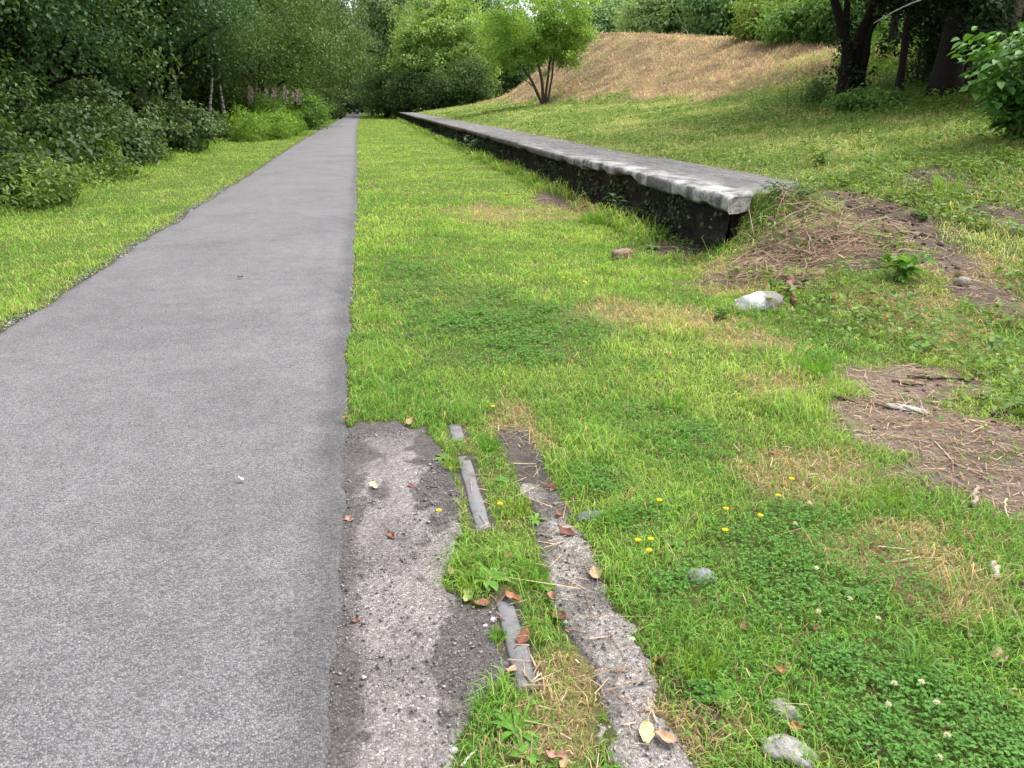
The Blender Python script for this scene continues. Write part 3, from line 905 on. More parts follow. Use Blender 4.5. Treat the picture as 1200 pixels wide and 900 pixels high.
def tree(name, label, cat, xy, stems, lobes, nclump, per, cr, leaf, c1, c2, group=None, bark=(.055, .045, .035), barkmat=None,
         mat=None, droop=.3, limbs=30, shell=.5, flat=.7, zb=None, upn=.6, trunk_name='trunk', rgh=.6, lum=1.0):
    """stems: list of (list of (dx, dy, z) points, base radius); lobes: (dx, dy, z, rx, ry, rz) relative to the base"""
    bx_, by_ = xy
    bz = float(terr(bx_, by_)) if zb is None else zb
    root = empty(name, (bx_, by_, bz - .05), label, cat, group)
    lob = np.array(lobes, float)
    wts = (lob[:, 3] * lob[:, 4] * lob[:, 5]) ** (2 / 3); wts /= wts.sum()
    li = RS.choice(len(lob), nclump, p=wts)
    dd = sphere_dirs(nclump)
    sd = RS.randint(1000)
    rough = 1 + rgh * (fbm(dd[:, 0] * 2.2 + 9, dd[:, 1] * 2.2 + dd[:, 2] * 2.2, sd, 3) - .5) * 2
    rr = (1 - shell * RS.uniform(0, 1, nclump) ** 1.6) * rough
    C0 = lob[li, :3] + dd * lob[li, 3:6] * rr[:, None]
    zlow = max(.05, min(l[2] - l[5] for l in lobes) - .2)
    C0[:, 2] = np.maximum(C0[:, 2], zlow + RS.uniform(0, .3, nclump))
    # stems and limbs
    mb = MB(); SP = []
    for pts, r0 in stems:
        pts = np.array(pts, float)
        t = np.linspace(0, 1, len(pts)); tn = np.linspace(0, 1, len(pts) * 4)
        sp = np.stack([np.interp(tn, t, pts[:, j]) for j in range(3)], -1)
        sp[1:-1] = (sp[:-2] + 2 * sp[1:-1] + sp[2:]) / 4
        wob = np.stack([fbm(tn * 5, tn * 0 + sd, 3) - .5, fbm(tn * 5, tn * 0 + sd, 9) - .5, tn * 0], -1) * r0 * 1.6
        sp = sp + wob * ss(0, .2, tn)[:, None]
        rad = r0 * (1 - .72 * tn); rad[0] *= 1.45; rad[1] *= 1.15
        mb.tube(sp, rad, 9, bark); SP.append((sp, rad))
    for sp, rad in SP[1:]:
        if np.linalg.norm(sp[0, :2] - SP[0][0][0, :2]) > .01:
            mb.tube(np.linspace(SP[0][0][0], sp[0], 4), max(.012, rad[0] * .7), 5, bark)
    allp = np.vstack([s for s, _ in SP]); allr = np.concatenate([r for _, r in SP])
    for j in RS.permutation(nclump)[:limbs]:
        c = C0[j]; hd = np.hypot(allp[:, 0] - c[0], allp[:, 1] - c[1])
        cost = np.abs(allp[:, 2] - (c[2] - .55 * hd)) + .35 * hd + 20 * (allp[:, 2] < .18 * allp[:, 2].max())
        q_ = int(np.argmin(cost)); a = allp[q_]
        mid = (a + c) / 2 + np.array([0, 0, .12 * np.linalg.norm(c - a)]) + RS.normal(0, .06, 3) * np.linalg.norm(c - a)
        Pp = bez(a, mid, c, 7)
        mb.tube(Pp, np.linspace(max(.008, allr[q_] * .45), .006, 7), 5, bark, False)
    mb.build(trunk_name, barkmat or M_bark, root, True)
    # leaves
    nl = nclump * per
    ci = np.repeat(np.arange(nclump), per)
    Pl = C0[ci] + RS.normal(size=(nl, 3)) * np.array([1, 1, flat]) * (cr * RS.uniform(.6, 1.3, nclump))[ci][:, None]
    if droop > .5:
        Pl[:, 2] -= RS.gamma(1.5, cr * .5, nl)
    Pl[:, 2] = np.maximum(Pl[:, 2], .03)
    outw = unit(Pl - lob[li][ci, :3])
    nm = unit(outw * .5 + np.array([0, 0, upn]) + RS.normal(0, .55, (nl, 3)))
    ax = unit(np.cross(nm, RS.normal(size=(nl, 3)))) + np.array([0, 0, -droop])
    Lf = leaf[0] * 1.3 * RS.uniform(.65, 1.3, nl)
    V, T = leaf_tris(Pl, ax, nm, Lf, Lf * leaf[1])
    c1 = np.array(c1) * lum; c2 = np.array(c2) * lum
    tint = lerp(np.array(c1), np.array(c2), np.clip(RS.normal(.5, .28, nclump), 0, 1)[ci][:, None]) * RS.uniform(.7, 1.3, (nl, 1))
    mesh_np('crown', V, None, T, np.repeat(tint, 4, 0), mat or M_leaf, root)
    return root


G_DARK = ((.028, .058, .014), (.068, .118, .028)); G_MID = ((.045, .105, .025), (.085, .155, .035)); G_YEL = ((.13, .27, .045), (.27, .40, .07))
G_PALE = ((.085, .13, .055), (.14, .19, .08)); G_BRI = ((.12, .24, .03), (.21, .33, .045)); G_OLV = ((.055, .105, .022), (.10, .155, .036))


def st1(h, dx=0, dy=0, r=.15, x0=0, y0=0, bend=.3):
    return ([(x0, y0, 0), (x0 + dx * .25, y0 + dy * .25, h * .35), (x0 + dx * .55 + bend * .2, y0 + dy * .6, h * .68), (x0 + dx, y0 + dy, h)], r)


# --- left wood, front shrubs
LW = 'shrubs along the left wood edge'
for u, d, h, rad, c, lab, nm, lf in (
    (-60, 15.8, 1.5, 1.3, G_DARK, 'dark leafy shrub at the left picture edge above the ferns', 'leafy_shrub', .07),
    (35, 19.2, 2.3, 1.5, G_DARK, 'tall dark shrub with small grey-green leaves behind the ferns', 'leafy_shrub', .06),
    (112, 23, 2.2, 1.5, ((.060, .105, .035), (.115, .165, .065)), 'greyish green bramble mound nearest the verge, before the twin dark trunks', 'bramble_bush', .07),
    (178, 28, 1.9, 1.4, ((.042, .080, .022), (.085, .135, .04)), 'low dark bramble mound to the left of the birch stems', 'bramble_bush', .08),
    (228, 36, 1.2, 1.3, G_DARK, 'low shadowed shrub around the feet of the birches', 'leafy_shrub', .08)):
    x, y = pol(u, d)
    tree(nm, lab, 'shrub', (x, y), [st1(h * .6, .3, .1, .035), st1(h * .65, -.4, .2, .03, .15), st1(h * .5, .2, -.4, .03, -.15)],
         [(0, 0, h * .42, rad, rad, h * .46), (.7, -.5, h * .28, rad * .7, rad * .7, h * .3), (-.8, .3, h * .6, rad * .7, rad * .8, h * .36)], 170, 55, .15, (lf * 1.45, .62), *c, group=LW, limbs=18, mat=M_gloss, rgh=.95, trunk_name='stems')

for u, d, h, rad, c, lab in ((8, 14.2, .8, .9, ((.085, .15, .03), (.15, .23, .05)), 'dark green nettles at the left picture edge below the ferny gap'), (80, 18.3, .75, .9, ((.095, .16, .03), (.17, .25, .05)), 'soft green nettles at the foot of the tall grey-green shrub'),
                             (150, 23.8, .6, .8, ((.09, .15, .03), (.15, .22, .05)), 'low weeds fringing the bramble mounds'), (205, 29.5, .6, .9, ((.10, .17, .03), (.17, .25, .05)), 'weeds fringing the shade left of the birch stems')):
    x, y = pol(u, d)
    tree('nettle_bed', lab, 'plant', (x, y), [st1(h * .9, .1 * a, 0, .01, .3 * a) for a in (-2, -1, 0, 1, 2)], [(0, 0, h * .45, rad, rad * 1.3, h * .5), (-rad * .6, 0, h * .6, rad * .7, rad, h * .5)], 110, 60, .13, (.07, .45), *c, group='nettles and weeds at the wood edge', limbs=25, bark=(.08, .14, .04), trunk_name='stems', rgh=.9)
# --- left wood, trees
LT = 'broadleaved trees of the left wood'
def wood_tree(u, d, h, r, low, cwid, c, lab, nm='broadleaf_tree', lf=.085, stems=None, ncl=260, per=80, dx=0, barkc=(.019, .015, .012), droop=.3, bm=None, group=LT, fl=.62, cr=.30, limbs=36, tname='trunk'):
    x, y = pol(u, d)
    hc = (h + low) / 2
    return tree(nm, lab, 'tree', (x, y), stems or [st1(h * .9, dx * .6, 0, r)],
                [(dx, 0, hc, cwid, cwid, (h - low) / 2), (dx + cwid * .5, -cwid * .4, low + (h - low) * .28, cwid * .7, cwid * .7, (h - low) * .26), (dx - cwid * .5, cwid * .3, low + (h - low) * .36, cwid * .75, cwid * .75, (h - low) * .3)],
                ncl, per, cr, (lf, fl), *c, group=group, bark=barkc, barkmat=bm, mat=M_gloss, droop=droop, limbs=limbs, trunk_name=tname, lum=1.15 if group == LT else .9)


wood_tree(-150, 20, 8, .17, .9, 2.8, G_DARK, 'dark tree at the far left whose boughs fill the top corner', lf=.09)
wood_tree(40, 22.5, 8, .17, 1.3, 2.5, ((.022, .06, .018), (.06, .12, .035)), 'leafy tree over the tall grey-green shrub at the left', lf=.09)
wood_tree(150, 28, 9, .24, 3.5, 2.7, ((.03, .075, .025), (.065, .125, .045)), 'tree with two thick dark trunks side by side', stems=[st1(8, -.9, .2, .27, -.32), st1(8, .9, 0, .25, .32)], lf=.09)
wood_tree(206, 31, 9, .24, 3.0, 2.4, ((.03, .075, .025), (.06, .12, .04)), 'single dark trunk standing left of the white birches', lf=.09)
wood_tree(90, 27, 9, .17, 1.2, 2.4, G_DARK, 'shaded tree deep in the wood behind the bramble', lf=.13, ncl=200, per=60)
wood_tree(10, 29, 9, .2, .6, 3.0, G_DARK, 'shaded tree deep in the wood behind the tall shrub', lf=.13, ncl=200, per=60)
wood_tree(195, 42, 10, .2, .7, 3.2, G_DARK, 'shaded tree behind the single dark trunk', lf=.14, ncl=200, per=60)
wood_tree(255, 50, 10, .2, .6, 3.0, G_DARK, 'shaded tree behind the white birches', lf=.15, ncl=200, per=60)
wood_tree(-70, 26, 9, .2, .5, 3.0, G_DARK, 'shaded tree behind the far left boughs', lf=.13, ncl=180, per=60)
BT = 'slender white birches'
for u, d, dx, lab in ((240, 40, 1.2, 'white birch with a curved leaning stem, left of the pair'), (263, 41, -.3, 'straighter thin white birch, right of the pair')):
    x, y = pol(u, d)
    tree('birch_tree', lab, 'tree', (x, y), [([(0, 0, 0), (dx * .18 - (.1 if dx > 0 else 0), 0, 1.0), (dx * .42, 0, 2.4), (dx * .4, 0, 4.2), (dx * .8, 0, 7.5)], .085)],
         [(dx * .5, 0, 6.0, 2.2, 2.2, 3.0), (dx * .4 + 1, -.8, 4.2, 1.4, 1.4, 1.0)], 150, 70, .35, (.075, .65), (.05, .11, .03), (.10, .17, .05), group=BT, barkmat=M_birch, mat=M_leaf, droop=.7)
wood_tree(306, 44, 9, .17, 1.9, 3.0, G_OLV, 'light olive tree arching over the tall weeds', lf=.10, droop=.6, ncl=260, dx=.8)
wood_tree(338, 58, 11, .18, 2.0, 3.2, ((.06, .105, .026), (.11, .165, .042)), 'drooping tree leaning toward the path beyond the pink flowers', lf=.12, droop=.75, dx=1.6, ncl=280)
wood_tree(362, 74, 13, .2, 2.2, 3.6, ((.065, .105, .035), (.115, .16, .058)), 'tall drooping tree overhanging the far path', lf=.14, droop=.7, dx=1.2, ncl=300)
wood_tree(316, 66, 11, .2, 1.0, 3.4, G_MID, 'green tree standing behind the drooping one', lf=.16, ncl=220, per=60)
wood_tree(285, 60, 11, .2, .8, 3.4, G_DARK, 'dark tree behind the olive one', lf=.16, ncl=200, per=60)

# bright herbs, hazel, low hedge along the left verge further on
x, y = pol(288, 35)
tree('nettle_bed', 'bright lime green bed of tall nettles left of the verge', 'plant', (x, y), [st1(1.2, .2, 0, .012), st1(1.1, -.3, .1, .012, .4)], [(0, 0, .6, .8, 1.4, .75), (.7, 2.6, .55, .8, 1.8, .65), (.9, 6, .5, .7, 2.4, .6), (.6, 10.5, .5, .7, 2.6, .55)], 240, 70, .17, (.10, .3), *G_BRI, limbs=30, bark=(.1, .2, .03), trunk_name='stems')
x, y = pol(318, 41)
wh = tree('willowherb', 'tall clump of willowherb topped with pale pink flower spikes', 'plant', (x, y), [st1(1.7, .1 * a, .1, .012, .28 * a, .2 * a) for a in (-3, -2, -1, 0, 1, 2, 3)], [(0, 0, .85, 1.2, 1.4, .9)], 120, 70, .16, (.12, .22), (.10, .22, .03), (.16, .30, .05), limbs=8, bark=(.12, .2, .05), trunk_name='stems')
mb = MB()
for a in range(28):
    px, py = RS.uniform(-1.0, 1.3), RS.uniform(-1.2, 1.2); h0 = RS.uniform(1.35, 1.75)
    n = 40
    t = RS.uniform(0, 1, n)
    P0 = np.stack([px + .1 * t + RS.normal(0, .03, n), py + RS.normal(0, .03, n), h0 + t * .55], -1)
    v, tr = leaf_tris(P0, RS.normal(size=(n, 3)), RS.normal(size=(n, 3)), .06, .05)
    mb.add(v, None, tr, np.array([.36, .28, .30]) * RS.uniform(.8, 1.1))
mb.build('flower_spikes', M_leaf, wh)
x, y = pol(343, 50)
tree('hazel_bush', 'rounded light green hazel bush beyond the willowherb', 'shrub', (x, y), [st1(2.2, .3 * a, .2, .04, .2 * a) for a in (-1, 0, 1)], [(0, 0, 1.7, 1.5, 1.6, 1.5), (.7, 1, 1.0, 1.2, 1.5, 1.0)], 150, 80, .25, (.11, .65), *((.075, .17, .03), (.13, .24, .04)), trunk_name='stems')
x, y = pol(352, 62)
tree('hazel_bush', 'mid green bush sloping down to the low hedge', 'shrub', (x, y), [st1(2.0, .3 * a, .2, .04, .2 * a) for a in (-1, 0, 1)], [(0, 0, 1.6, 1.4, 2.0, 1.5), (.8, 2, .9, 1.1, 1.8, .9)], 130, 70, .25, (.13, .65), *((.07, .15, .03), (.11, .20, .04)), trunk_name='stems')
x, y = pol(380, 82)
tree('low_hedge', 'low dark hedge ending beside the far path', 'hedge', (x, y), [st1(1.2, .3 * a, 0, .04, .5 * a) for a in (-2, -1, 0, 1, 2)], [(-1.2, 0, .95, 1.3, 1.5, .8), (.6, -.4, .9, 1.2, 1.5, .7)], 120, 60, .22, (.14, .6), *G_DARK, trunk_name='stems')
# dark post by the hedge end
x, y = pol(397.5, 84)
root = empty('gate_post', (x, y, float(terr(x, y))), 'dark square gate post at the end of the low hedge', 'post')
mb = MB(); mb.tube([(0, 0, -.1), (0, 0, 1.25)], .16, 4, (.012, .012, .013)); mb.build('post_shaft', M_bark, root)
mb = MB(); mb.tube([(0, 0, 1.25), (0, 0, 1.30), (0, 0, 1.36)], [.20, .20, .03], 4, (.015, .015, .015)); mb.build('post_cap', M_bark, root)

# --- far end of the path and trees beyond the platform
FT = 'trees closing off the far end of the path'
def far_tree(u, d, top_v, wpx, low, c, lab, nm='broadleaf_tree', lf=.27, ncl=340, per=70, droop=.3, cr=.5, dx=0, shell=.5, r=.2, group=FT):
    x, y = pol(u, d); z0 = float(terr(x, y))
    fd = d * math.cos(math.atan((u - 600) / 958.0))
    h = CH + fd * math.tan(math.atan((450 - top_v) / 900.) - PITCH) - z0
    wr = wpx / 2 / 900 * 1.0647 * fd * .94
    hc = (h + low) / 2
    return tree(nm, lab, 'tree', (x, y), [st1(h * .85, dx, 0, r)],
                [(dx, 0, hc + .1 * h, wr * .85, wr * .85, (h - low) / 2 * .9), (dx + wr * .45, -wr * .3, low + (h - low) * .3, wr * .6, wr * .6, (h - low) * .3), (dx - wr * .45, -wr * .2, low + (h - low) * .33, wr * .6, wr * .6, (h - low) * .32)],
                ncl, per, cr, (lf, .6), *c, group=group, droop=droop, limbs=40, shell=shell, lum=2.15)  # lum pales the far crowns: distance haze put into the leaf colour


far_tree(522, 88, -6, 112, .9, ((.085, .15, .035), (.15, .21, .06)), 'large rounded green tree beyond the platform, right of the pale birch', ncl=460, per=80, lf=.24, cr=.42)
far_tree(455, 98, -60, 78, 1.5, ((.085, .135, .06), (.14, .185, .09)), 'pale grey-green birch to the right of the path end', 'birch_tree', ncl=460, per=80, droop=.7)
far_tree(484, 105, -75, 70, 2.0, ((.10, .14, .075), (.15, .185, .10)), 'palest tall tree between the birch and the rounded tree', ncl=420, per=80, droop=.6)
far_tree(452, 90, 70, 52, .2, ((.035, .065, .02), (.065, .10, .03)), 'dark low tree beside the path under the pale birch', ncl=200, per=60, lf=.17)
far_tree(398, 118, 10, 70, .3, ((.012, .035, .018), (.03, .065, .03)), 'dark tree over the left of the path end', ncl=280)
far_tree(424, 150, 60, 60, .2, ((.015, .04, .02), (.03, .06, .03)), 'dark tree at the very end of the path', ncl=200)
far_tree(480, 84, 84, 40, .2, ((.026, .046, .016), (.05, .08, .025)), 'dark bush at the far platform end', 'leafy_shrub', ncl=130, lf=.17)
far_tree(515, 82, 88, 44, .1, ((.026, .046, .016), (.05, .08, .025)), 'dark undergrowth below the rounded tree', 'leafy_shrub', ncl=130, lf=.17)
far_tree(553, 80, 70, 48, .1, ((.028, .05, .016), (.055, .09, .026)), 'dark undergrowth where the mound slopes down', 'leafy_shrub', ncl=150, lf=.17)
far_tree(560, 112, -40, 66, 3, ((.03, .065, .035), (.06, .10, .055)), 'tall dark tree behind the rounded tree', ncl=180, shell=.3)
far_tree(605, 108, 24, 60, 2, ((.04, .085, .035), (.07, .12, .05)), 'mid green tree behind the round willow', ncl=200)
far_tree(375, 140, -80, 70, 3, ((.03, .065, .03), (.06, .10, .045)), 'tall tree in the background left of the path end', ncl=180)
far_tree(500, 140, -60, 90, 3, ((.04, .075, .04), (.07, .11, .06)), 'tall background tree behind the palest one', ncl=200)

# willow on the mound slope
x, y = pol(637, 47)
tree('willow_tree', 'round yellow-green willow with several thin stems at the mound foot', 'tree', (x, y),
     [([(0, 0, 0), (-.35, 0, .7), (-1.0, 0, 1.7), (-1.9, 0, 2.9), (-2.2, .2, 4.2)], .10), ([(.05, .1, 0), (0, .1, .9), (-.3, .1, 2.0), (-.5, .1, 3.2), (-.3, 0, 4.6)], .11), ([(.12, 0, 0), (.2, 0, 1.0), (.3, .2, 2.2), (.9, .1, 3.4), (1.3, 0, 4.6)], .09), ([(.2, -.1, 0), (.45, 0, 1.2), (.5, 0, 2.3), (.7, -.3, 3.4), (.4, -.4, 4.8)], .07)],
     [(-.1, 0, 4.5, 2.6, 2.5, 1.9), (-2.1, 0, 3.1, 1.3, 1.6, 1.35), (1.6, 0, 4.0, 1.3, 1.6, 1.7), (.9, 0, 2.6, 1.2, 1.3, .8), (-.6, .8, 2.9, 1.2, 1, .8)], 470, 68, .22, (.12, .40), *G_YEL, bark=(.07, .055, .04), limbs=60, droop=.3, rgh=1.15, lum=1.15)

# --- trees behind the mound
MT = 'trees behind the brown mound'
for (mx, my, hh, wd, c, lab, lf) in (
    (22.5, 76, 9, 3.4, ((.05, .095, .045), (.09, .14, .065)), 'dull green tree behind the mound, next to the willow crown', .2),
    (24.5, 66, 8, 3.4, G_PALE, 'pale grey-green tree over the left part of the mound top', .19),
    (25.5, 55, 7.5, 3.2, ((.06, .11, .05), (.10, .155, .07)), 'mid green tree over the middle of the mound top', .18),
    (25.5, 47, 6.5, 2.8, ((.10, .16, .04), (.16, .22, .06)), 'yellow-green feathery tree over the mound top', .16),
    (25.5, 40, 6, 2.8, ((.085, .14, .055), (.13, .19, .075)), 'pale green tree over the right of the mound top', .15),
    (26.5, 34.5, 6, 2.6, ((.06, .12, .04), (.10, .17, .055)), 'green tree behind the buddleia bushes', .14),
    (31, 62, 12, 4, ((.04, .08, .04), (.07, .12, .06)), 'taller dark tree far behind the mound', .26),
    (32, 47, 11, 4, ((.05, .09, .05), (.08, .13, .07)), 'taller hazy tree far behind the mound', .24),
    (31, 36, 10, 4, ((.05, .10, .04), (.09, .15, .06)), 'taller green tree far behind the buddleia', .22)):
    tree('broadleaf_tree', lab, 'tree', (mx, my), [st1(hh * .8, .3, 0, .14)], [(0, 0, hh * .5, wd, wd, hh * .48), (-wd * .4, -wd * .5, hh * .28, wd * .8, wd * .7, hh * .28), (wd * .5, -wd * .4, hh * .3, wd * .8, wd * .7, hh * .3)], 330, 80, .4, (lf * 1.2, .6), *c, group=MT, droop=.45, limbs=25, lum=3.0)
for (u, d, hh, wd, c, lab) in ((895, 40, 2.0, 1.4, ((.13, .20, .04), (.20, .27, .06)), 'yellowish bush on the right end of the mound top'),
                              (936, 37, 2.4, 1.7, ((.13, .26, .06), (.22, .37, .10)), 'bright green broad-leaved buddleia on the mound beside the dark trunk'),
                              (985, 35, 2.6, 1.5, ((.08, .18, .04), (.14, .26, .06)), 'green bush glimpsed behind the dark multi-stemmed tree')):
    x, y = pol(u, d)
    tree('buddleia_bush' if u > 920 else 'leafy_shrub', lab, 'shrub', (x, y), [st1(hh * .7, .3 * a, .1, .025, .2 * a) for a in (-1, 0, 1)], [(0, 0, hh * .5, wd, wd, hh * .5), (-wd * .5, 0, hh * .35, wd * .7, wd * .7, hh * .35)], 110, 60, .22, (.17, .4), *c, limbs=15, trunk_name='stems')

for k_, (u, d) in enumerate(((-160, 34), (-60, 38), (40, 40), (110, 46), (165, 52), (215, 58), (258, 70), (300, 84), (335, 100), (362, 118))):
    wood_tree(u, d, 8 + d * .07, .2, .1, 3.2 + d * .025, ((.016, .042, .014), (.04, .08, .026)), 'tree in the dark back row of the left wood, seen through gaps between nearer trunks', lf=.15 + d * .0015, ncl=260, per=60, group='back row of the left wood', cr=.5, limbs=12)
for k_, (u, d) in enumerate(((590, 128), (560, 140), (625, 120), (660, 112), (535, 135), (425, 165), (395, 160), (460, 150))):
    far_tree(u, d, (36, -8, 20, 14, -20, 50, 20, 50)[k_], 74, .1, ((.05, .095, .045), (.085, .13, .065)), 'distant tree in the woodland backdrop beyond the platform and mound', lf=.36, ncl=260, per=60, group='woodland backdrop beyond the platform')
for k_, (mx, my, hh) in enumerate(((31, 70, 9), (36, 52, 9), (36, 42, 9), (34, 30, 9), (30, 26, 8), (33, 80, 10))):
    tree('broadleaf_tree', 'tree in the hazy row far behind the mound top', 'tree', (mx, my), [st1(hh * .8, .3, 0, .14)], [(0, 0, hh * .5, 4.2, 4.2, hh * .5), (-1.5, -1.5, hh * .25, 3, 3, hh * .25)], 260, 60, .5, (.34, .6), (.15, .22, .12), (.23, .31, .17), group='hazy row far behind the mound', limbs=10)  # haze is painted here as a paler leaf colour

# --- dark thicket on the right
RT = 'dark trees of the right thicket'
x, y = pol(990, 20.5)
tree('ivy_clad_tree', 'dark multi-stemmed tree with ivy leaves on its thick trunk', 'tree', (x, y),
     [([(-.05, 0, 0), (-.08, 0, .7), (-.12, 0, 1.2), (-.5, 0, 1.9), (-.8, 0, 2.6), (-1.5, 0, 5)], .17), ([(.12, .1, 0), (.14, .1, .8), (.2, .1, 1.3), (.42, .1, 2.0), (.6, .1, 2.8), (.9, 0, 5.6)], .18), ([(-.1, .05, 0), (-.12, 0, 1.0), (-.25, 0, 1.7), (-.32, 0, 2.6), (-.3, 0, 5.4)], .12), ([(.3, 0, 0), (.34, 0, 1.0), (.36, 0, 1.5), (1.0, 0, 2.6), (1.9, 0, 5)], .12)],
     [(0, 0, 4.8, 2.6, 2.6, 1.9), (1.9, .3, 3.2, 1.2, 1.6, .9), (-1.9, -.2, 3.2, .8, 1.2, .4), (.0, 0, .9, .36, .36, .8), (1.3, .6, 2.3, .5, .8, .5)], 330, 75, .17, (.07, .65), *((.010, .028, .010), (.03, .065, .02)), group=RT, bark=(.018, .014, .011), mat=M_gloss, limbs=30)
x, y = pol(1047, 19.3)
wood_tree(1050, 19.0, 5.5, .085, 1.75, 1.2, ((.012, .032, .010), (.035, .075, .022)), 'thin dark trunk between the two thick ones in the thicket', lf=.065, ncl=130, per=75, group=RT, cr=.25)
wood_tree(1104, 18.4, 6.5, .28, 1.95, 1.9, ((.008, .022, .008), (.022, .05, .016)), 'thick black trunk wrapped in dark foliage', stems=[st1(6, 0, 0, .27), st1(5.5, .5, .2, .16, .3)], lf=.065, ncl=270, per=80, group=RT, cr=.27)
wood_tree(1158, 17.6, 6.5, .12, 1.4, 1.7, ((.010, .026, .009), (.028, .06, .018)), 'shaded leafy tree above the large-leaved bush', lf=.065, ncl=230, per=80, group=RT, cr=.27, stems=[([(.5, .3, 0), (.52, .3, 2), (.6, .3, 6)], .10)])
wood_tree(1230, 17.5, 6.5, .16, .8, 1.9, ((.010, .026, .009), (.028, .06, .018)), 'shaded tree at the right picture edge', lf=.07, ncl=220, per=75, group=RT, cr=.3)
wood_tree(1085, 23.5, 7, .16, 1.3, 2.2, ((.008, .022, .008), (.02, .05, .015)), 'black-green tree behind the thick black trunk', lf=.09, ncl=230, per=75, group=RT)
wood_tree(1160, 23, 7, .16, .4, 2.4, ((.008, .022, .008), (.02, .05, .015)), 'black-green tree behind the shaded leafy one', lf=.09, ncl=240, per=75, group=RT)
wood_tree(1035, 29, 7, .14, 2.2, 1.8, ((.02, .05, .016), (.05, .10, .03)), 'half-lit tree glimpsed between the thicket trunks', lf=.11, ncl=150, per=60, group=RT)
for u, d, h, rad, c, lab in ((1078, 21.5, 2.2, 1.0, ((.010, .028, .010), (.03, .062, .02)), 'black-green shrub filling the gap between the thin trunk and the thick black one'),
                             (1140, 20.3, 2.2, .9, ((.010, .028, .010), (.035, .07, .022)), 'dark shrub between the thick black trunk and the large-leaved bush'),
                             (1200, 15.6, 2.6, 1.1, ((.012, .03, .010), (.04, .08, .025)), 'dark shrub behind the pole at the right edge')):
    x, y = pol(u, d)
    tree('leafy_shrub', lab, 'shrub', (x, y), [st1(h * .7, .2 * a, .1, .03, .15 * a) for a in (-1, 0, 1)], [(0, 0, h * .62, rad, rad, h * .42), (.3, -.2, h * .35, rad * .8, rad * .7, h * .3)], 60 if u < 1100 else 130, 80, .17, (.06, .65), *c, group='shadowy shrubs of the right thicket', mat=M_gloss, limbs=12, rgh=.9, trunk_name='stems')
for u, d, h, rad, c, lab in ((1015, 17.6, .2, .5, ((.09, .20, .045), (.15, .28, .07)), 'low nettles at the foot of the ivy-clad trunk'),
                             (1033, 25, 1.1, 1.3, ((.11, .24, .04), (.19, .33, .06)), 'sunlit bright weeds seen between the thicket trunks'), (953, 19.6, .8, .2, ((.09, .17, .05), (.15, .24, .07)), 'young leafy plant left of the ivy-clad trunk')):
    x, y = pol(u, d)
    tree('nettle_bed' if 'nettle' in lab else 'leafy_plant', lab, 'plant', (x, y), [st1(h * .9, .1 * a, 0, .01, .3 * a) for a in (-2, -1, 0, 1, 2)], [(0, 0, h * .5, rad, rad, h * .5), (rad * .6, 0, h * .4, rad * .7, rad * .7, h * .4)], 75 if rad > .3 else 26, 45 if rad > .3 else 22, .11, (.07, .5), *c, limbs=25, bark=(.08, .14, .04), trunk_name='stems')
# pale weathered pole among the leaves
x, y = pol(1171, 15.2); z0 = float(terr(x, y))
root = empty('wooden_pole', (x, y, z0), 'weathered pale wooden pole rising behind the large-leaved bush', 'pole')
mb = MB(); zz = np.linspace(-.2, 3.0, 10)
mb.tube(np.stack([.02 * np.sin(zz * 2), zz * 0, zz], -1), .065, 10, (.16, .13, .10)); mb.build('pole_shaft', M_bark, root, True)
# arching bare stem
x, y = pol(1172, 15.6); z0 = float(terr(x, y))
root = empty('arching_bramble', (x, y, z0), 'thin grey bare stem arching leftward in front of the dark thicket', 'bramble')
mb = MB(); e = np.array([pol(1010, 15.2)[0] - x, pol(1010, 15.2)[1] - y, 0])
t = np.linspace(0, 1, 16)[:, None]
Pp = e * t + np.array([0, 0, 1]) * (1.22 + .55 * np.sin(np.clip(t, 0, 1) * 2.4 + .35) - .12 * t)
Pp[0] = (0, 0, 0.0); Pp[1] = e * .03 + np.array([0, 0, 1.17])
mb.tube(Pp, np.linspace(.02, .009, 16), 6, (.30, .28, .25)); mb.build('stem_arch', M_bark, root, True)

# large-leaved bush at the right edge
x, y = pol(1200, 11.6); z0 = float(terr(x, y))
root = empty('large_leaved_bush', (x, y, z0), 'lush bush of large heart-shaped leaves at the right edge', 'bush')
mb = MB(); tips = []
for a in range(26):
    an = RS.uniform(0, 6.28); r1 = RS.uniform(.15, .9); hh = RS.uniform(.6, 1.6) * (1 - .30 * r1)
    e = np.array([math.cos(an) * r1, math.sin(an) * r1, hh]); m = np.array([e[0] * .3, e[1] * .3, hh * .75])
    Pp = bez(np.array([e[0] * .12, e[1] * .12, 0]), m, e, 9); mb.tube(Pp, np.linspace(.016, .005, 9), 6, (.12, .16, .05)); tips.append(Pp)
mb.build('stems', M_bark, root, True)
PP = np.vstack([np.repeat(p[2:], 10, 0) + RS.normal(0, .08, (len(p[2:]) * 10, 3)) for p in tips]); n = len(PP)
PP[:, 2] = np.maximum(PP[:, 2], .06)
an = np.arctan2(PP[:, 1], PP[:, 0]) + RS.normal(0, .8, n)
ax = np.stack([np.cos(an), np.sin(an), RS.uniform(-.6, .1, n)], -1); nm = np.stack([np.cos(an) * .4, np.sin(an) * .4, np.ones(n)], -1) + RS.normal(0, .25, (n, 3))
sz = RS.uniform(.07, .155, n)
v, q = leaf_quads(PP, ax, nm, sz, sz * .78, .14, .22)
cc = lerp(col3(.055, .16, .03), col3(.12, .26, .05), RS.uniform(0, 1, (n, 1))) * RS.uniform(.8, 1.2, (n, 1))
mesh_np('foliage', v, q, None, np.repeat(cc, 6, 0), M_gloss, root)

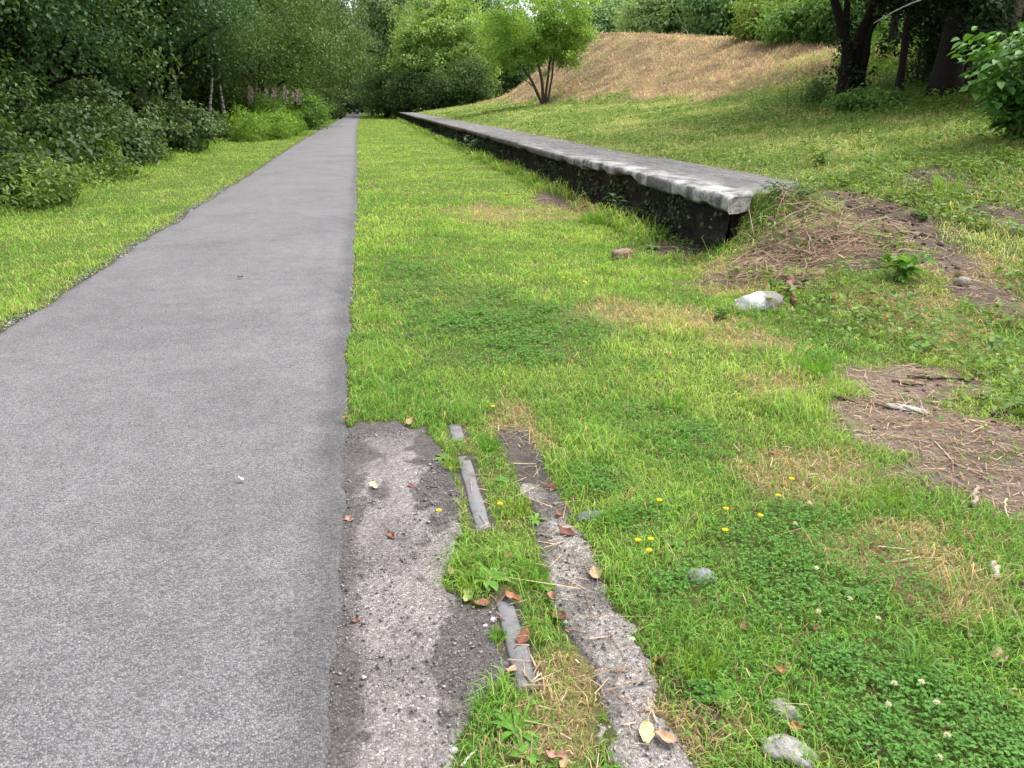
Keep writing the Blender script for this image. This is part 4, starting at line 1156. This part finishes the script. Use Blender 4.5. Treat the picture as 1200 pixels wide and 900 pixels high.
# --- ferns at the left wood edge
for u, v_, s, lab in ((62, 215, .75, 'fresh green fern spilling over the left verge'), (15, 232, .8, 'darker fern at the left edge under the shrubs'), (112, 206, .5, 'small fern at the foot of the grey-green bramble')):
    x, y = at(u, v_); x += .15
    root = empty('fern', (x, y, float(terr(x, y))), lab, 'fern')
    mbs = MB(); mbl = MB()
    for a in range(18):
        an = RS.uniform(0, 6.28); L = s * RS.uniform(.7, 1.2)
        e = np.array([math.cos(an) * L * .8, math.sin(an) * L * .8, L * .35]); m = np.array([math.cos(an) * L * .3, math.sin(an) * L * .3, L * .75])
        Pp = bez(np.zeros(3), m, e, 14); mbs.tube(Pp, np.linspace(.006, .002, 14), 4, (.10, .17, .04))
        tg = np.gradient(Pp, axis=0); sd = unit(np.cross(tg, [0, 0, 1.0]))
        for sg in (-1, 1):
            nn = len(Pp) - 3; wl = L * .22 * np.linspace(1, .15, nn)
            v, q = leaf_quads(Pp[3:], sd[3:] * sg + unit(tg[3:]) * .4, np.tile([0, 0, 1.0], (nn, 1)), wl, wl * .4, .05, .15)
            mbl.add(v, q, None, np.array([.10, .21, .03]) * RS.uniform(.75, 1.2))
    mbs.build('stalks', M_leaf, root); mbl.build('fronds', M_leaf, root)

# leafy plants at the platform wall
def leafy(x, y, n, hgt, rad, sz, c, name, lab, cat='weed', wfac=.5, z0=None):
    z0 = float(terr(x, y)) if z0 is None else z0
    root = empty(name, (x, y, z0), lab, cat)
    mb = MB(); ml = MB()
    for a in range(max(3, n // 12)):
        an = RS.uniform(0, 6.28); r1 = rad * RS.uniform(.2, 1); e = np.array([math.cos(an) * r1, math.sin(an) * r1, hgt * RS.uniform(.5, 1)])
        Pp = bez(np.zeros(3), np.array([e[0] * .3, e[1] * .3, e[2] * .8]), e, 8); mb.tube(Pp, np.linspace(.005, .002, 8), 5, (.12, .18, .05))
        m = 12; pp = Pp[RS.randint(1, 8, m)] + RS.normal(0, .012, (m, 3)); an = RS.uniform(0, 6.28, m)
        ax = np.stack([np.cos(an), np.sin(an), RS.uniform(-.3, .4, m)], -1); nm = np.tile([0, 0, 1.0], (m, 1)) + RS.normal(0, .35, (m, 3))
        s_ = sz * RS.uniform(.6, 1.25, m)
        v, q = leaf_quads(pp, ax, nm, s_, s_ * wfac, .15, .25); ml.add(v, q, None, np.array(c) * RS.uniform(.75, 1.25))
    mb.build('stems', M_leaf, root); ml.build('leaves', M_leaf, root)


leafy(3.30, 9.6, 60, .45, .35, .11, (.05, .11, .035), 'leafy_weed', 'dark leafy weed hanging before the platform wall under the first slab')
leafy(3.25, 24.5, 90, .55, .5, .16, (.10, .16, .09), 'leafy_weed', 'pale grey-green weed standing at the far platform wall')
leafy(4.12, 7.22, 260, .26, .42, .06, (.085, .155, .055), 'leafy_weed', 'green weed clump on the broken end of the platform coping', z0=.52)
leafy(*at(905, 352), 40, .20, .16, .06, (.11, .21, .04), 'leafy_weed', 'small weed just right of the white stone')
leafy(*at(1058, 330), 80, .24, .25, .10, (.11, .25, .035), 'leafy_weed', 'bright green weed among the dry stems right of the pile')
leafy(*at(960, 195), 60, .3, .35, .09, (.10, .19, .04), 'leafy_weed', 'weed growing in the turf behind the platform end')
leafy(*at(845, 375), 30, .10, .14, .05, (.10, .2, .04), 'leafy_weed', 'small weed just left of the white stone')
leafy(*at(1085, 258), 40, .12, .3, .07, (.09, .18, .05), 'leafy_weed', 'weed patch beside the dark trodden soil')


# rosettes and tufts in the foreground
def rosette(u, v_, n, L, W, c, lab, lift=.5, name='broad_leaved_weed'):
    x, y = at(u, v_); root_z = float(terr(x, y)) + .004
    an = np.arange(n) * 2.399 + RS.normal(0, .2, n)
    mb = MB()
    for a, k in zip(an, range(n)):
        l = L * RS.uniform(.65, 1.15); w_ = W * RS.uniform(.8, 1.2); lf = lift * RS.uniform(.4, 1.2) * (1.2 - .6 * k / n)
        t = np.linspace(0, 1, 7)
        hor = l * (t - .12 * t * t); zz = l * (lf * t - lf * .85 * t ** 2.2) + .003
        wv = w_ * np.array([.18, .5, .9, 1, .85, .5, .04]) * .5
        d_ = np.array([math.cos(a), math.sin(a), 0]); s_ = np.array([-math.sin(a), math.cos(a), 0])
        mid = hor[:, None] * d_ + np.array([0, 0, 1]) * zz[:, None]
        Lf = mid + s_ * wv[:, None] + np.array([0, 0, .25]) * wv[:, None]; Rf = mid - s_ * wv[:, None] + np.array([0, 0, .25]) * wv[:, None]
        V = np.stack([Lf, mid, Rf], 1).reshape(-1, 3); i = np.arange(6)[:, None] * 3
        mb.add(V, np.concatenate([i + [0, 1, 4, 3], i + [1, 2, 5, 4]]), None, np.array(c) * RS.uniform(.8, 1.2))
    o = mb.build(name, M_leaf, None, True); o.location = (x, y, root_z)
    return tag(o, lab, 'weed')


def tuft(u, v_, n, L, W, c, lab, spread=.04, name='grass_tuft'):
    x, y = at(u, v_); z0 = float(terr(x, y))
    an = RS.uniform(0, 6.28, n); r = spread * np.sqrt(RS.uniform(0, 1, n))
    P = np.stack([r * np.cos(an), r * np.sin(an), np.zeros(n) - .003], -1)
    C = np.array(c) * RS.uniform(.75, 1.3, (n, 1))
    V, Q, T, Cv = blades(P, L * RS.uniform(.5, 1.15, n), W * RS.uniform(.7, 1.3, n), RS.beta(2.2, 2, n) * .95, C, an + RS.normal(0, .5, n))
    o = mesh_np(name, V, Q, T, Cv, M_grass); o.location = (x, y, z0)
    return tag(o, lab, 'grass tuft')


gb = (.12, .27, .03); gy_ = (.17, .28, .03)
rosette(572, 682, 11, .085, .028, (.14, .29, .05), 'broad-leaved weed rosette covering the middle of the rail')
rosette(604, 862, 17, .085, .014, (.12, .28, .035), 'spiky dandelion rosette at the bottom below the rail', .7)
rosette(618, 888, 7, .05, .024, (.13, .28, .04), 'small rounded weed just below the spiky rosette')
rosette(640, 690, 9, .05, .02, (.13, .27, .04), 'small weed right of the broad rosette by the rail')
rosette(590, 566, 7, .04, .02, (.14, .29, .05), 'pale small weed right of the open rail stretch')
rosette(628, 612, 8, .05, .017, (.15, .30, .045), 'light green weed right of the rail, below the yellow flower')
rosette(519, 538, 8, .055, .02, (.13, .23, .05), 'greyish weed left of the rail near its far end')
rosette(840, 822, 6, .075, .03, (.13, .28, .04), 'plantain with wide flat leaves at lower centre right', .5)
rosette(790, 640, 6, .07, .026, (.12, .25, .05), 'plantain beside the yellow flowers')
rosette(765, 292, 12, .14, .05, (.13, .26, .05), 'pale weed rosette before the platform, right of the brick')
rosette(1005, 700, 5, .08, .02, (.13, .26, .06), 'plantain in the large clover patch')
tuft(572, 524, 190, .055, .0035, (.10, .26, .03), 'round bright grass tuft right of the rail far end', .055)
tuft(530, 548, 110, .05, .0035, gy_, 'small grass tuft left of the rail far end', .045)
tuft(583, 748, 70, .05, .003, gb, 'little grass tuft left of the near rail stretch', .022)
tuft(555, 690, 120, .08, .003, gy_, 'spreading grass tuft on the crossing side of the broad weed', .04)
tuft(605, 600, 140, .06, .003, gy_, 'grass tuft covering the rail below its longest open stretch', .06)
tuft(620, 680, 200, .065, .003, gb, 'grass tuft over the rail right of the broad weed', .06)
tuft(955, 438, 110, .17, .004, (.14, .30, .03), 'taller pale green grass tuft left of the bare soil', .07)
tuft(1110, 228, 90, .30, .007, (.16, .29, .04), 'long grass tuft beside the trodden soil on the bank', .15)
tuft(790, 478, 90, .11, .004, gb, 'grass tuft in the middle of the lawn', .06)
tuft(1072, 790, 26, .15, .007, (.15, .30, .07), 'few wide grass blades standing in the lower right lawn', .03)
tuft(820, 790, 90, .11, .0035, gy_, 'grass tuft left of the plantain at lower centre right', .05)
tuft(720, 615, 90, .09, .0035, gb, 'grass tuft beside the flat grey stone', .05)
tuft(700, 262, 120, .22, .008, (.13, .30, .03), 'long grass tuft at the foot of the platform wall', .2)
tuft(1040, 590, 100, .10, .0035, gy_, 'grass tuft at the lower edge of the bare soil', .06)

# ------------------------------------------------------------------ fallen leaves
def fallen(u, v_, size, c, lab, curl=.6, az=None, wid=.6, on=0.006, name='fallen_leaf'):
    x, y = at(u, v_); z0 = float(terr(x, y)) if not (edge_l(y) < x < edge_r(y)) else .02
    if edge_l(y) < x < edge_r(y): on = .018
    elif cross_w(np.array(x), np.array(y))[0] < .3: on = .014
    size *= 1.12
    nu, nv = 9, 5
    t = np.linspace(0, 1, nu); s = np.linspace(-1, 1, nv)
    T, S = np.meshgrid(t, s, indexing='ij')
    prof = np.sin(np.clip(T, 0, 1) ** .8 * math.pi) ** .8 * .5 * wid * (1 + .12 * np.sin(T * 37 + size * 900) * np.abs(S))
    X = (T - .5); Yl = S * prof
    k1, k2 = RS.uniform(.5, 1.2) * curl, RS.uniform(.3, 1.0) * curl
    Z = k2 * (S * prof) ** 2 * 2.2 + k1 * (T - .5) ** 2 * .8 + .05 * curl * np.sin(T * 9 + S * 3 + RS.uniform(0, 6)) + .02 * (1 - np.abs(S))
    X = X * (1 - .18 * curl); Yl = Yl * (1 - .25 * curl)
    V = np.stack([X, Yl, Z - Z.min()], -1).reshape(-1, 3) * size
    i = np.arange(nu - 1)[:, None] * nv + np.arange(nv - 1)[None, :]
    Q = np.stack([i, i + 1, i + 1 + nv, i + nv], -1).reshape(-1, 4)
    mb = MB(); cc = np.array(c) * (1 + .25 * (fbm(T * 4 + u, S * 3, 5).reshape(-1, 1) - .5) * 2)
    rib = (np.abs(S) < .1).reshape(-1, 1) * np.ones((1, 3))
    mb.add(V, Q, None, cc * (1 + .35 * rib))
    b = V.reshape(nu, nv, 3)[0, 2]
    mb.tube([b + (.01 * size, 0, 0), b + np.array([-.22, .05, .02]) * size, b + np.array([-.4, .12, .0]) * size], size * .018, 5, np.array(c) * .7)
    o = mb.build(name, M_dry, None, True)
    o.location = (x, y, z0 + on); a = az if az is not None else RS.uniform(0, 6.28)
    o.rotation_euler = (RS.normal(0, .22), RS.normal(0, .22), a)
    return tag(o, lab, 'leaf', 'leaves fallen on the path side and grass')


BR = (.19, .095, .062); RD = (.115, .050, .040); TN = (.33, .215, .135); DK = (.065, .042, .034); PK = (.27, .15, .11); YL = (.40, .38, .18); OR = (.27, .125, .065)
for a in ((406, 500, .05, BR, 'brown leaf against the path edge where the turf begins'), (480, 498, .07, TN, 'flat tan leaf along the turf edge above the crossing'),
          (439, 574, .06, (.52, .50, .30), 'pale yellowish leaf lying on the crossing'), (482, 572, .05, RD, 'red-brown leaf right of the pale yellowish one'),
          (410, 612, .055, PK, 'pinkish tan leaf on the asphalt margin'), (459, 631, .052, BR, 'brown leaf in the middle of the pale concrete'),
          (527, 676, .065, TN, 'tan leaf left of the broad weed rosette'), (657, 519, .05, DK, 'dark leaf at the lawn edge right of the round tuft'),
          (646, 574, .05, RD, 'dark red leaf beside the narrow bare strip'), (655, 608, .05, BR, 'brown leaf above the crumpled dark red one'),
          (662, 628, .075, RD, 'crumpled dark red leaf on the narrow strip left of the grey stone'), (594, 656, .055, BR, 'brown leaf sunk in grass above the broad weed'),
          (416, 731, .042, (.18, .06, .04), 'small reddish leaf on the left part of the concrete'), (549, 704, .068, (.28, .33, .12), 'round yellow-green leaf left of the near rail'),
          (564, 710, .062, BR, 'brown leaf tucked beside the round yellow-green one'), (599, 706, .072, OR, 'curled orange-brown leaf at the top of the near rail stretch'),
          (648, 707, .06, PK, 'oval pinkish leaf above the crumpled maroon one'), (656, 727, .075, RD, 'crumpled maroon leaf on dry turf right of the near rail'),
          (614, 751, .068, (.17, .065, .048), 'crumpled red-brown leaf lying on the near rail'), (650, 893, .06, PK, 'pinkish brown leaf at the bottom by the dry turf'),
          (697, 677, .07, TN, 'folded tan leaf on the right concrete strip'), (774, 678, .045, DK, 'dark leaf left of the half-buried grey stone'),
          (870, 742, .05, BR, 'brown leaf low in the grass under the clover patch'), (776, 781, .065, OR, 'orange-brown leaf at the right side of the concrete strip'),
          (792, 808, .062, RD, 'maroon leaf standing in dry grass beside the strip'), (757, 867, .078, (.50, .40, .19), 'large yellowish tan leaf at the end of the concrete strip'),
          (779, 873, .075, TN, 'crumpled tan leaf touching the large yellowish one'), (835, 852, .07, DK, 'dark crumpled leaf in the grass left of the pale rocks'),
          (914, 791, .06, OR, 'orange leaf above the pale rocks'), (929, 858, .055, OR, 'orange leaf wedged against the pale rocks'),
          (282, 330, .07, DK, 'dark leaf alone on the far asphalt'), (283, 571, .035, (.45, .45, .37), 'small whitish leaf on the asphalt'),
          (274, 497, .035, (.13, .12, .10), 'small dark grey leaf on the asphalt left of the crossing'), (1169, 774, .075, (.34, .23, .17), 'pale brown leaf in grass at the right edge'),
          (1196, 694, .07, DK, 'dark brown leaf clump at the right picture edge'), (1020, 886, .06, DK, 'dark withered leaf in the bottom clover'),
          (480, 397, .09, DK, 'dark leaf on the lawn near the path, beyond the crossing'), (905, 536, .055, PK, 'withered leaf in the yellowish grass left of the bare soil'),
          (957, 742, .04, BR, 'small brown leaf at the edge of the big clover patch'), (1122, 324, .10, (.55, .48, .35), 'pale leaf lying on the trodden dark soil'),
          (600, 790, .05, TN, 'tan leaf in dry turf just below the near rail'), (660, 900, .05, TN, 'tan leaf at the bottom edge beside the strip')):
    fallen(*a, curl=RS.uniform(.5, 1.3))

# ------------------------------------------------------------------ flowers
def flower_yellow(u, v_, lab, s=.012, group='small yellow flowers in the grass'):
    x, y = at(u, v_); h = RS.uniform(.035, .06); x, y = x - ray(u, v_)[0] * h / 1.5, y - ray(u, v_)[1] * h / 1.5
    r = empty('yellow_flower', (x, y, float(terr(x, y))), lab, 'flower', group)
    mb = MB(); mb.tube([(0, 0, 0), (.003, 0, h * .5), (0, 0, h)], .0012, 5, (.12, .25, .04)); mb.build('stalk', M_leaf, r)
    mb = MB(); n = 9; an = np.arange(n) / n * 6.28
    for ring, sc_ in ((0, 1), (1, .6)):
        v, q = leaf_quads(np.tile([0, 0, h + .001 * ring], (n, 1)), np.stack([np.cos(an + ring * .3), np.sin(an + ring * .3), np.full(n, .25 + .4 * ring)], -1), np.tile([0, 0, 1.], (n, 1)), s * sc_, s * sc_ * .7, .1, .0)
        mb.add(v, q, None, (.85, .62, .01))
    mb.build('petals', M_leaf, r)


for a in ((747, 641, 'left of two yellow flowers level with each other above a third'), (762, 641, 'right of two yellow flowers level with each other above a third'), (760, 656, 'lowest of the three yellow flowers left of the half-buried stone'),
          (849, 630, 'single deep yellow flower at the top of the big clover patch'), (772, 596, 'yellow flower above the three clustered ones'), (850, 604, 'yellow flower above the deep yellow one'),
          (911, 589, 'yellow flower in straw-coloured grass right of the clover'), (927, 570, 'uppermost yellow flower near the bare soil'), (586, 598, 'yellow flower in turf right of the open rail'), (515, 607, 'yellow flower on the crossing concrete left of the rail'),
          (578, 483, 'yellow flower at the turf edge above the rail end'), (660, 331, 'left of two distant yellow flowers on the lawn'), (685, 335, 'right of two distant yellow flowers on the lawn'), (890, 613, 'yellow flower between the clover and the straw grass')):
    flower_yellow(*a, s=.013 if a[1] > 400 else .02)


def flower_white(u, v_, lab):
    x, y = at(u, v_); h = RS.uniform(.05, .075); x, y = x - ray(u, v_)[0] * h / 1.5, y - ray(u, v_)[1] * h / 1.5
    r = empty('clover_flower', (x, y, float(terr(x, y))), lab, 'flower', 'white clover heads')
    mb = MB(); mb.tube([(0, 0, 0), (.004, 0, h * .5), (0, 0, h)], .0012, 5, (.12, .22, .05)); mb.build('stalk', M_leaf, r)
    mb = MB(); n = 34; dd = sphere_dirs(n); dd[:, 2] = np.abs(dd[:, 2]) - .25
    v, t = leaf_tris(np.tile([0, 0, h], (n, 1)), dd, RS.normal(size=(n, 3)), .010, .004); mb.add(v, None, t, (.72, .70, .60)); mb.build('florets', M_leaf, r)


for a in ((930, 627, 'white clover head at the top edge of the big clover patch'), (955, 676, 'white clover head in the middle of the big clover patch'), (957, 727, 'white clover head at the bottom of the big clover patch'),
          (1027, 734, 'white clover head right below the big clover patch'), (1045, 814, 'white clover head left of the wide grass blades'), (1077, 812, 'white clover head under the wide grass blades'),
          (1095, 835, 'fullest white clover head in the lower right patch'), (1038, 838, 'ragged white clover head in the lower right patch'), (1107, 872, 'pinkish white clover head in the bottom right patch'),
          (994, 713, 'white clover head beside the faded straw blade'), (947, 600, 'white clover head below the bare soil tip'), (1098, 897, 'white clover head at the bottom edge')):
    flower_white(*a)


# ------------------------------------------------------------------ stones
def stone(u, v_, sx, sy, sz, c, lab, name='stone', cat='stone', rough=.25, ang=0, sink=.3, boxy=0.0, white=None):
    x, y = at(u, v_); z0 = float(terr(x, y))
    nu, nv = 22, 14
    th = np.linspace(0, 2 * math.pi, nu, endpoint=False); ph = np.linspace(.02, math.pi - .02, nv)
    TH, PH = np.meshgrid(th, ph)
    D = np.stack([np.sin(PH) * np.cos(TH), np.sin(PH) * np.sin(TH), np.cos(PH)], -1)
    if boxy: D = D / (np.max(np.abs(D), -1, keepdims=True) ** boxy)
    sd = int(u * 7 + v_) % 997
    r = 1 + rough * 2 * (fbm(D[..., 0] * 1.7 + D[..., 2] * 1.3 + 5, D[..., 1] * 1.7 - D[..., 2] * .8 + 9, sd, 4) - .5)
    V = D * r[..., None] * np.array([sx, sy, sz])
    i = np.arange(nv - 1)[:, None] * nu; j = np.arange(nu)[None, :]; k = (j + 1) % nu
    Q = np.stack([i + j, i + j + nu, i + k + nu, i + k], -1).reshape(-1, 4)
    C = np.tile(np.array(c, float), (nu * nv, 1))
    if white is not None:
        w = ss(-.15, .15, -V[..., 0] / sx + .3 * (r - 1)).reshape(-1, 1); C = lerp(C, np.array(white), w)
    o = mesh_np(name, V.reshape(-1, 3), Q, None, C, M_stone, None, boxy < .5)
    o.location = (x, y, z0 + sz * (1 - 2 * sink)); o.rotation_euler = (RS.normal(0, .1), RS.normal(0, .1), ang)
    return tag(o, lab, cat)


stone(888, 360, .185, .11, .085, (.20, .19, .165), 'large stone, half white and half lichen grey, below the brushwood pile', rough=.5, sink=.33, white=(.66, .65, .63))
stone(729, 303, .105, .07, .06, (.22, .15, .11), 'worn brown brick lying on the lawn before the platform', 'brick', 'brick', .06, .25, .25, .85)
stone(691, 607, .055, .032, .018, (.12, .125, .14), 'flat bluish grey stone beside the narrow strip', ang=.1, sink=.38)
stone(821, 678, .052, .036, .022, (.17, .17, .18), 'half-buried grey stone at the edge of the clover', ang=-.5, sink=.38)
stone(918, 838, .030, .055, .020, (.21, .195, .17), 'upper of two pale rocks at the bottom right', ang=.1, sink=.44, rough=.55)
stone(921, 881, .066, .05, .024, (.27, .255, .24), 'lower and wider of two pale rocks at the bottom right', ang=-.5, sink=.44, rough=.55)
stone(1068, 480, .11, .05, .012, (.33, .30, .285), 'flat whitish stone flush in the bare soil', ang=-.4, sink=.42, rough=.6)
stone(1128, 333, .06, .05, .04, (.24, .20, .18), 'small brown stone on the trodden soil', sink=.3)
stone(741, 751, .010, .008, .007, (.6, .58, .55), 'white pebble at the right side of the concrete strip', 'pebble', 'pebble', sink=.2)
stone(578, 728, .010, .009, .008, (.5, .48, .5), 'white pebble just left of the near rail', 'pebble', 'pebble', sink=.2)
stone(569, 736, .009, .008, .006, (.42, .38, .36), 'tan pebble below the white one near the rail', 'pebble', 'pebble', sink=.2)
stone(532, 882, .012, .010, .008, (.42, .40, .40), 'grey pebble on dark grit at the bottom of the crossing', 'pebble', 'pebble', sink=.2)


# ------------------------------------------------------------------ sticks
def stick(pts, r, c, lab, name='stick', cat='stick', lift=.01, forks=0, group='sticks on the ground'):
    W = np.array([[*at(*p), 0] for p in pts]); W[:, 2] = terr(W[:, 0], W[:, 1]) + lift
    b = W[0].copy(); Lp = W - b
    t = np.linspace(0, 1, len(Lp)); tn = np.linspace(0, 1, 14)
    Pp = np.stack([np.interp(tn, t, Lp[:, j]) for j in range(3)], -1)
    Pp[1:-1] += RS.normal(0, r * .35, (12, 3)); Pp[:, 2] = np.maximum(Pp[:, 2], np.interp(tn, t, Lp[:, 2]) - .003)
    mb = MB(); mb.tube(Pp, np.linspace(r, r * .55, 14) * RS.uniform(.88, 1.12, 14), 7, c)
    for f_ in range(forks):
        k = RS.randint(4, 11); dr = unit(Pp[k + 1] - Pp[k - 1]); sd = np.cross(dr, [0, 0, 1]) * RS.choice([-1, 1])
        e = Pp[k] + (dr * .8 + sd * .7 + np.array([0, 0, .15])) * np.linalg.norm(Lp[-1]) * RS.uniform(.15, .3)
        mb.tube(np.linspace(Pp[k], e, 5), np.linspace(r * .6, r * .25, 5), 5, c)
    o = mb.build(name, M_dry, None, True); o.location = b
    return tag(o, lab, cat, group)


DB = (.045, .03, .024); PB = (.42, .33, .24); MBn = (.15, .10, .07)
stick([(1063, 444), (1100, 447), (1140, 447)], .011, DB, 'longest dark stick at the top of the bare soil', forks=1)
stick([(1045, 449), (1065, 453), (1085, 453)], .008, DB, 'dark twig just below the longest dark stick')
stick([(975, 466), (990, 470), (1005, 475)], .008, DB, 'dark twig at the left tip of the bare soil')
stick([(1015, 473), (1030, 477), (1046, 481)], .007, MBn, 'brown twig left of the flat whitish stone')
stick([(1172, 486), (1185, 480), (1193, 474)], .014, DB, 'forked dark stick at the right edge of the bare soil', forks=1)
stick([(1162, 490), (1180, 489), (1200, 492)], .012, DB, 'dark stick lying under the forked one')
stick([(1140, 469), (1155, 468), (1165, 470)], .009, DB, 'short dark forked twig left of the forked stick', forks=1)
stick([(1160, 494), (1180, 500), (1205, 506)], .007, MBn, 'thin brown stick below the dark sticks')
stick([(1090, 473), (1110, 474), (1118, 476), (1122, 482)], .006, PB, 'pale bent stalk on the bare soil')
stick([(1140, 597), (1141, 585), (1143, 575)], .012, (.25, .20, .15), 'short upright stump of stick at the lower edge of the bare soil', lift=.02)
stick([(1163, 664), (1166, 672), (1168, 681)], .0125, (.40, .35, .30), 'short pale cut branch in the grass at the right')
stick([(1184, 712), (1192, 730), (1200, 750)], .006, (.42, .36, .28), 'pale thin stick at the right picture edge')
stick([(541, 903), (550, 890), (559, 880)], .004, (.50, .43, .38), 'pale twig at the bottom of the crossing')
stick([(1080, 395), (1115, 420), (1160, 445)], .006, PB, 'long pale stalk across the slope above the bare soil')
stick([(926, 330), (928, 345), (930, 358)], .03, (.20, .12, .08), 'ragged brown piece of bark right of the white stone', 'bark_piece', 'bark', .03, 2)
stick([(1178, 590), (1176, 600), (1180, 612)], .005, PB, 'pale upright stalk end right of the stump of stick', lift=.02)
stick([(1095, 520), (1120, 548), (1150, 556)], .004, PB, 'pale straw stalk lying over the bare soil')
stick([(500, 573), (513, 574)], .003, DB, 'tiny dark twig right of the red-brown leaf')

# brushwood pile: long cut stems heaped at the platform end
mb = MB()
for a in range(120):
    u_, v_ = RS.uniform(850, 1090), RS.uniform(228, 340)
    if not (min(abs(u_ - 930) / 95 + abs(v_ - 280) / 62, 1.25 * (abs(u_ - 1020) / 90 + abs(v_ - 265 - (u_ - 1020) * .5) / 40)) < 1.1): continue
    x, y = at(u_, v_); an = RS.normal(-.6, .9) if RS.uniform() < .6 else RS.uniform(0, 6.28); L = RS.uniform(.12, .55)
    d_ = np.array([math.cos(an), math.sin(an), 0]); t = np.linspace(-.5, .5, 8)
    Pp = np.array([x, y, 0]) + d_ * L * t[:, None]; Pp[:, 2] = terr(Pp[:, 0], Pp[:, 1]) + .03 + RS.uniform(0, .07) * (1 - abs(t) * .8) + RS.normal(0, .006, 8)
    mb.tube(Pp, RS.uniform(.0025, .0055), 5, lerp(np.array([.17, .10, .075]), np.array([.46, .32, .25]), RS.uniform(0, 1) ** 1.4))
o = mb.build('brushwood', M_dry)
tag(o, 'heap of cut dry brown stems at the broken platform end', 'brushwood', kind='stuff')

# small marker posts
for u, v_, h, r, c, lab in ((443, 134.5, .55, .07, (.62, .62, .60), 'small white marker post on the grass by the path end'), (481.5, 144, .55, .035, (.52, .50, .42), 'thin pale marker post before the far platform wall')):
    x, y = at(u, v_)
    root = empty('marker_post', (x, y, float(terr(x, y))), lab, 'post')
    mb = MB(); mb.tube([(0, 0, -.1), (0, 0, h)], r, 8, c); mb.build('post_shaft', M_stone, root)
    mb = MB(); mb.tube([(0, 0, h), (0, 0, h + r * .4), (0, 0, h + r * .7)], [r * 1.1, r * .9, r * .1], 8, np.array(c) * .9); mb.build('post_cap', M_stone, root)

# ------------------------------------------------------------------ light
w = bpy.data.worlds.new('World'); sc.world = w; w.use_nodes = True
nt = w.node_tree; nt.nodes.clear()
SUN_EL = math.radians(58); SUN_AZ = math.radians(75)
sky = nt.nodes.new('ShaderNodeTexSky'); sky.sky_type = 'NISHITA'; sky.sun_disc = False
sky.sun_elevation = SUN_EL; sky.sun_rotation = SUN_AZ; sky.dust_density = 4; sky.air_density = 1.0; sky.ozone_density = 1
hs = nt.nodes.new('ShaderNodeHueSaturation'); hs.inputs['Saturation'].default_value = .22; hs.inputs['Value'].default_value = 1.0
bg = nt.nodes.new('ShaderNodeBackground'); bg.inputs[1].default_value = .15
wo = nt.nodes.new('ShaderNodeOutputWorld')
nt.links.new(sky.outputs[0], hs.inputs['Color']); nt.links.new(hs.outputs[0], bg.inputs[0]); nt.links.new(bg.outputs[0], wo.inputs[0])
sl = bpy.data.lights.new('sun', 'SUN'); sl.energy = 1.0; sl.angle = math.radians(40); sl.color = (1, .97, .92)
so = bpy.data.objects.new('sun', sl); col.objects.link(so)
dv = Vector((math.sin(SUN_AZ) * math.cos(SUN_EL), math.cos(SUN_AZ) * math.cos(SUN_EL), math.sin(SUN_EL)))
so.rotation_euler = dv.to_track_quat('Z', 'Y').to_euler()
so.location = (10, 0, 30)

vs = sc.view_settings
vs.view_transform = 'Standard'; vs.look = 'None'; vs.exposure = 1.62; vs.gamma = 1.0; vs.use_curve_mapping = False
sc.render.engine = 'CYCLES'
sc.cycles.use_denoising = True
sc.cycles.max_bounces = 6; sc.cycles.diffuse_bounces = 4; sc.cycles.glossy_bounces = 2; sc.cycles.transmission_bounces = 4; sc.cycles.transparent_max_bounces = 4
sc.cycles.sample_clamp_indirect = 4
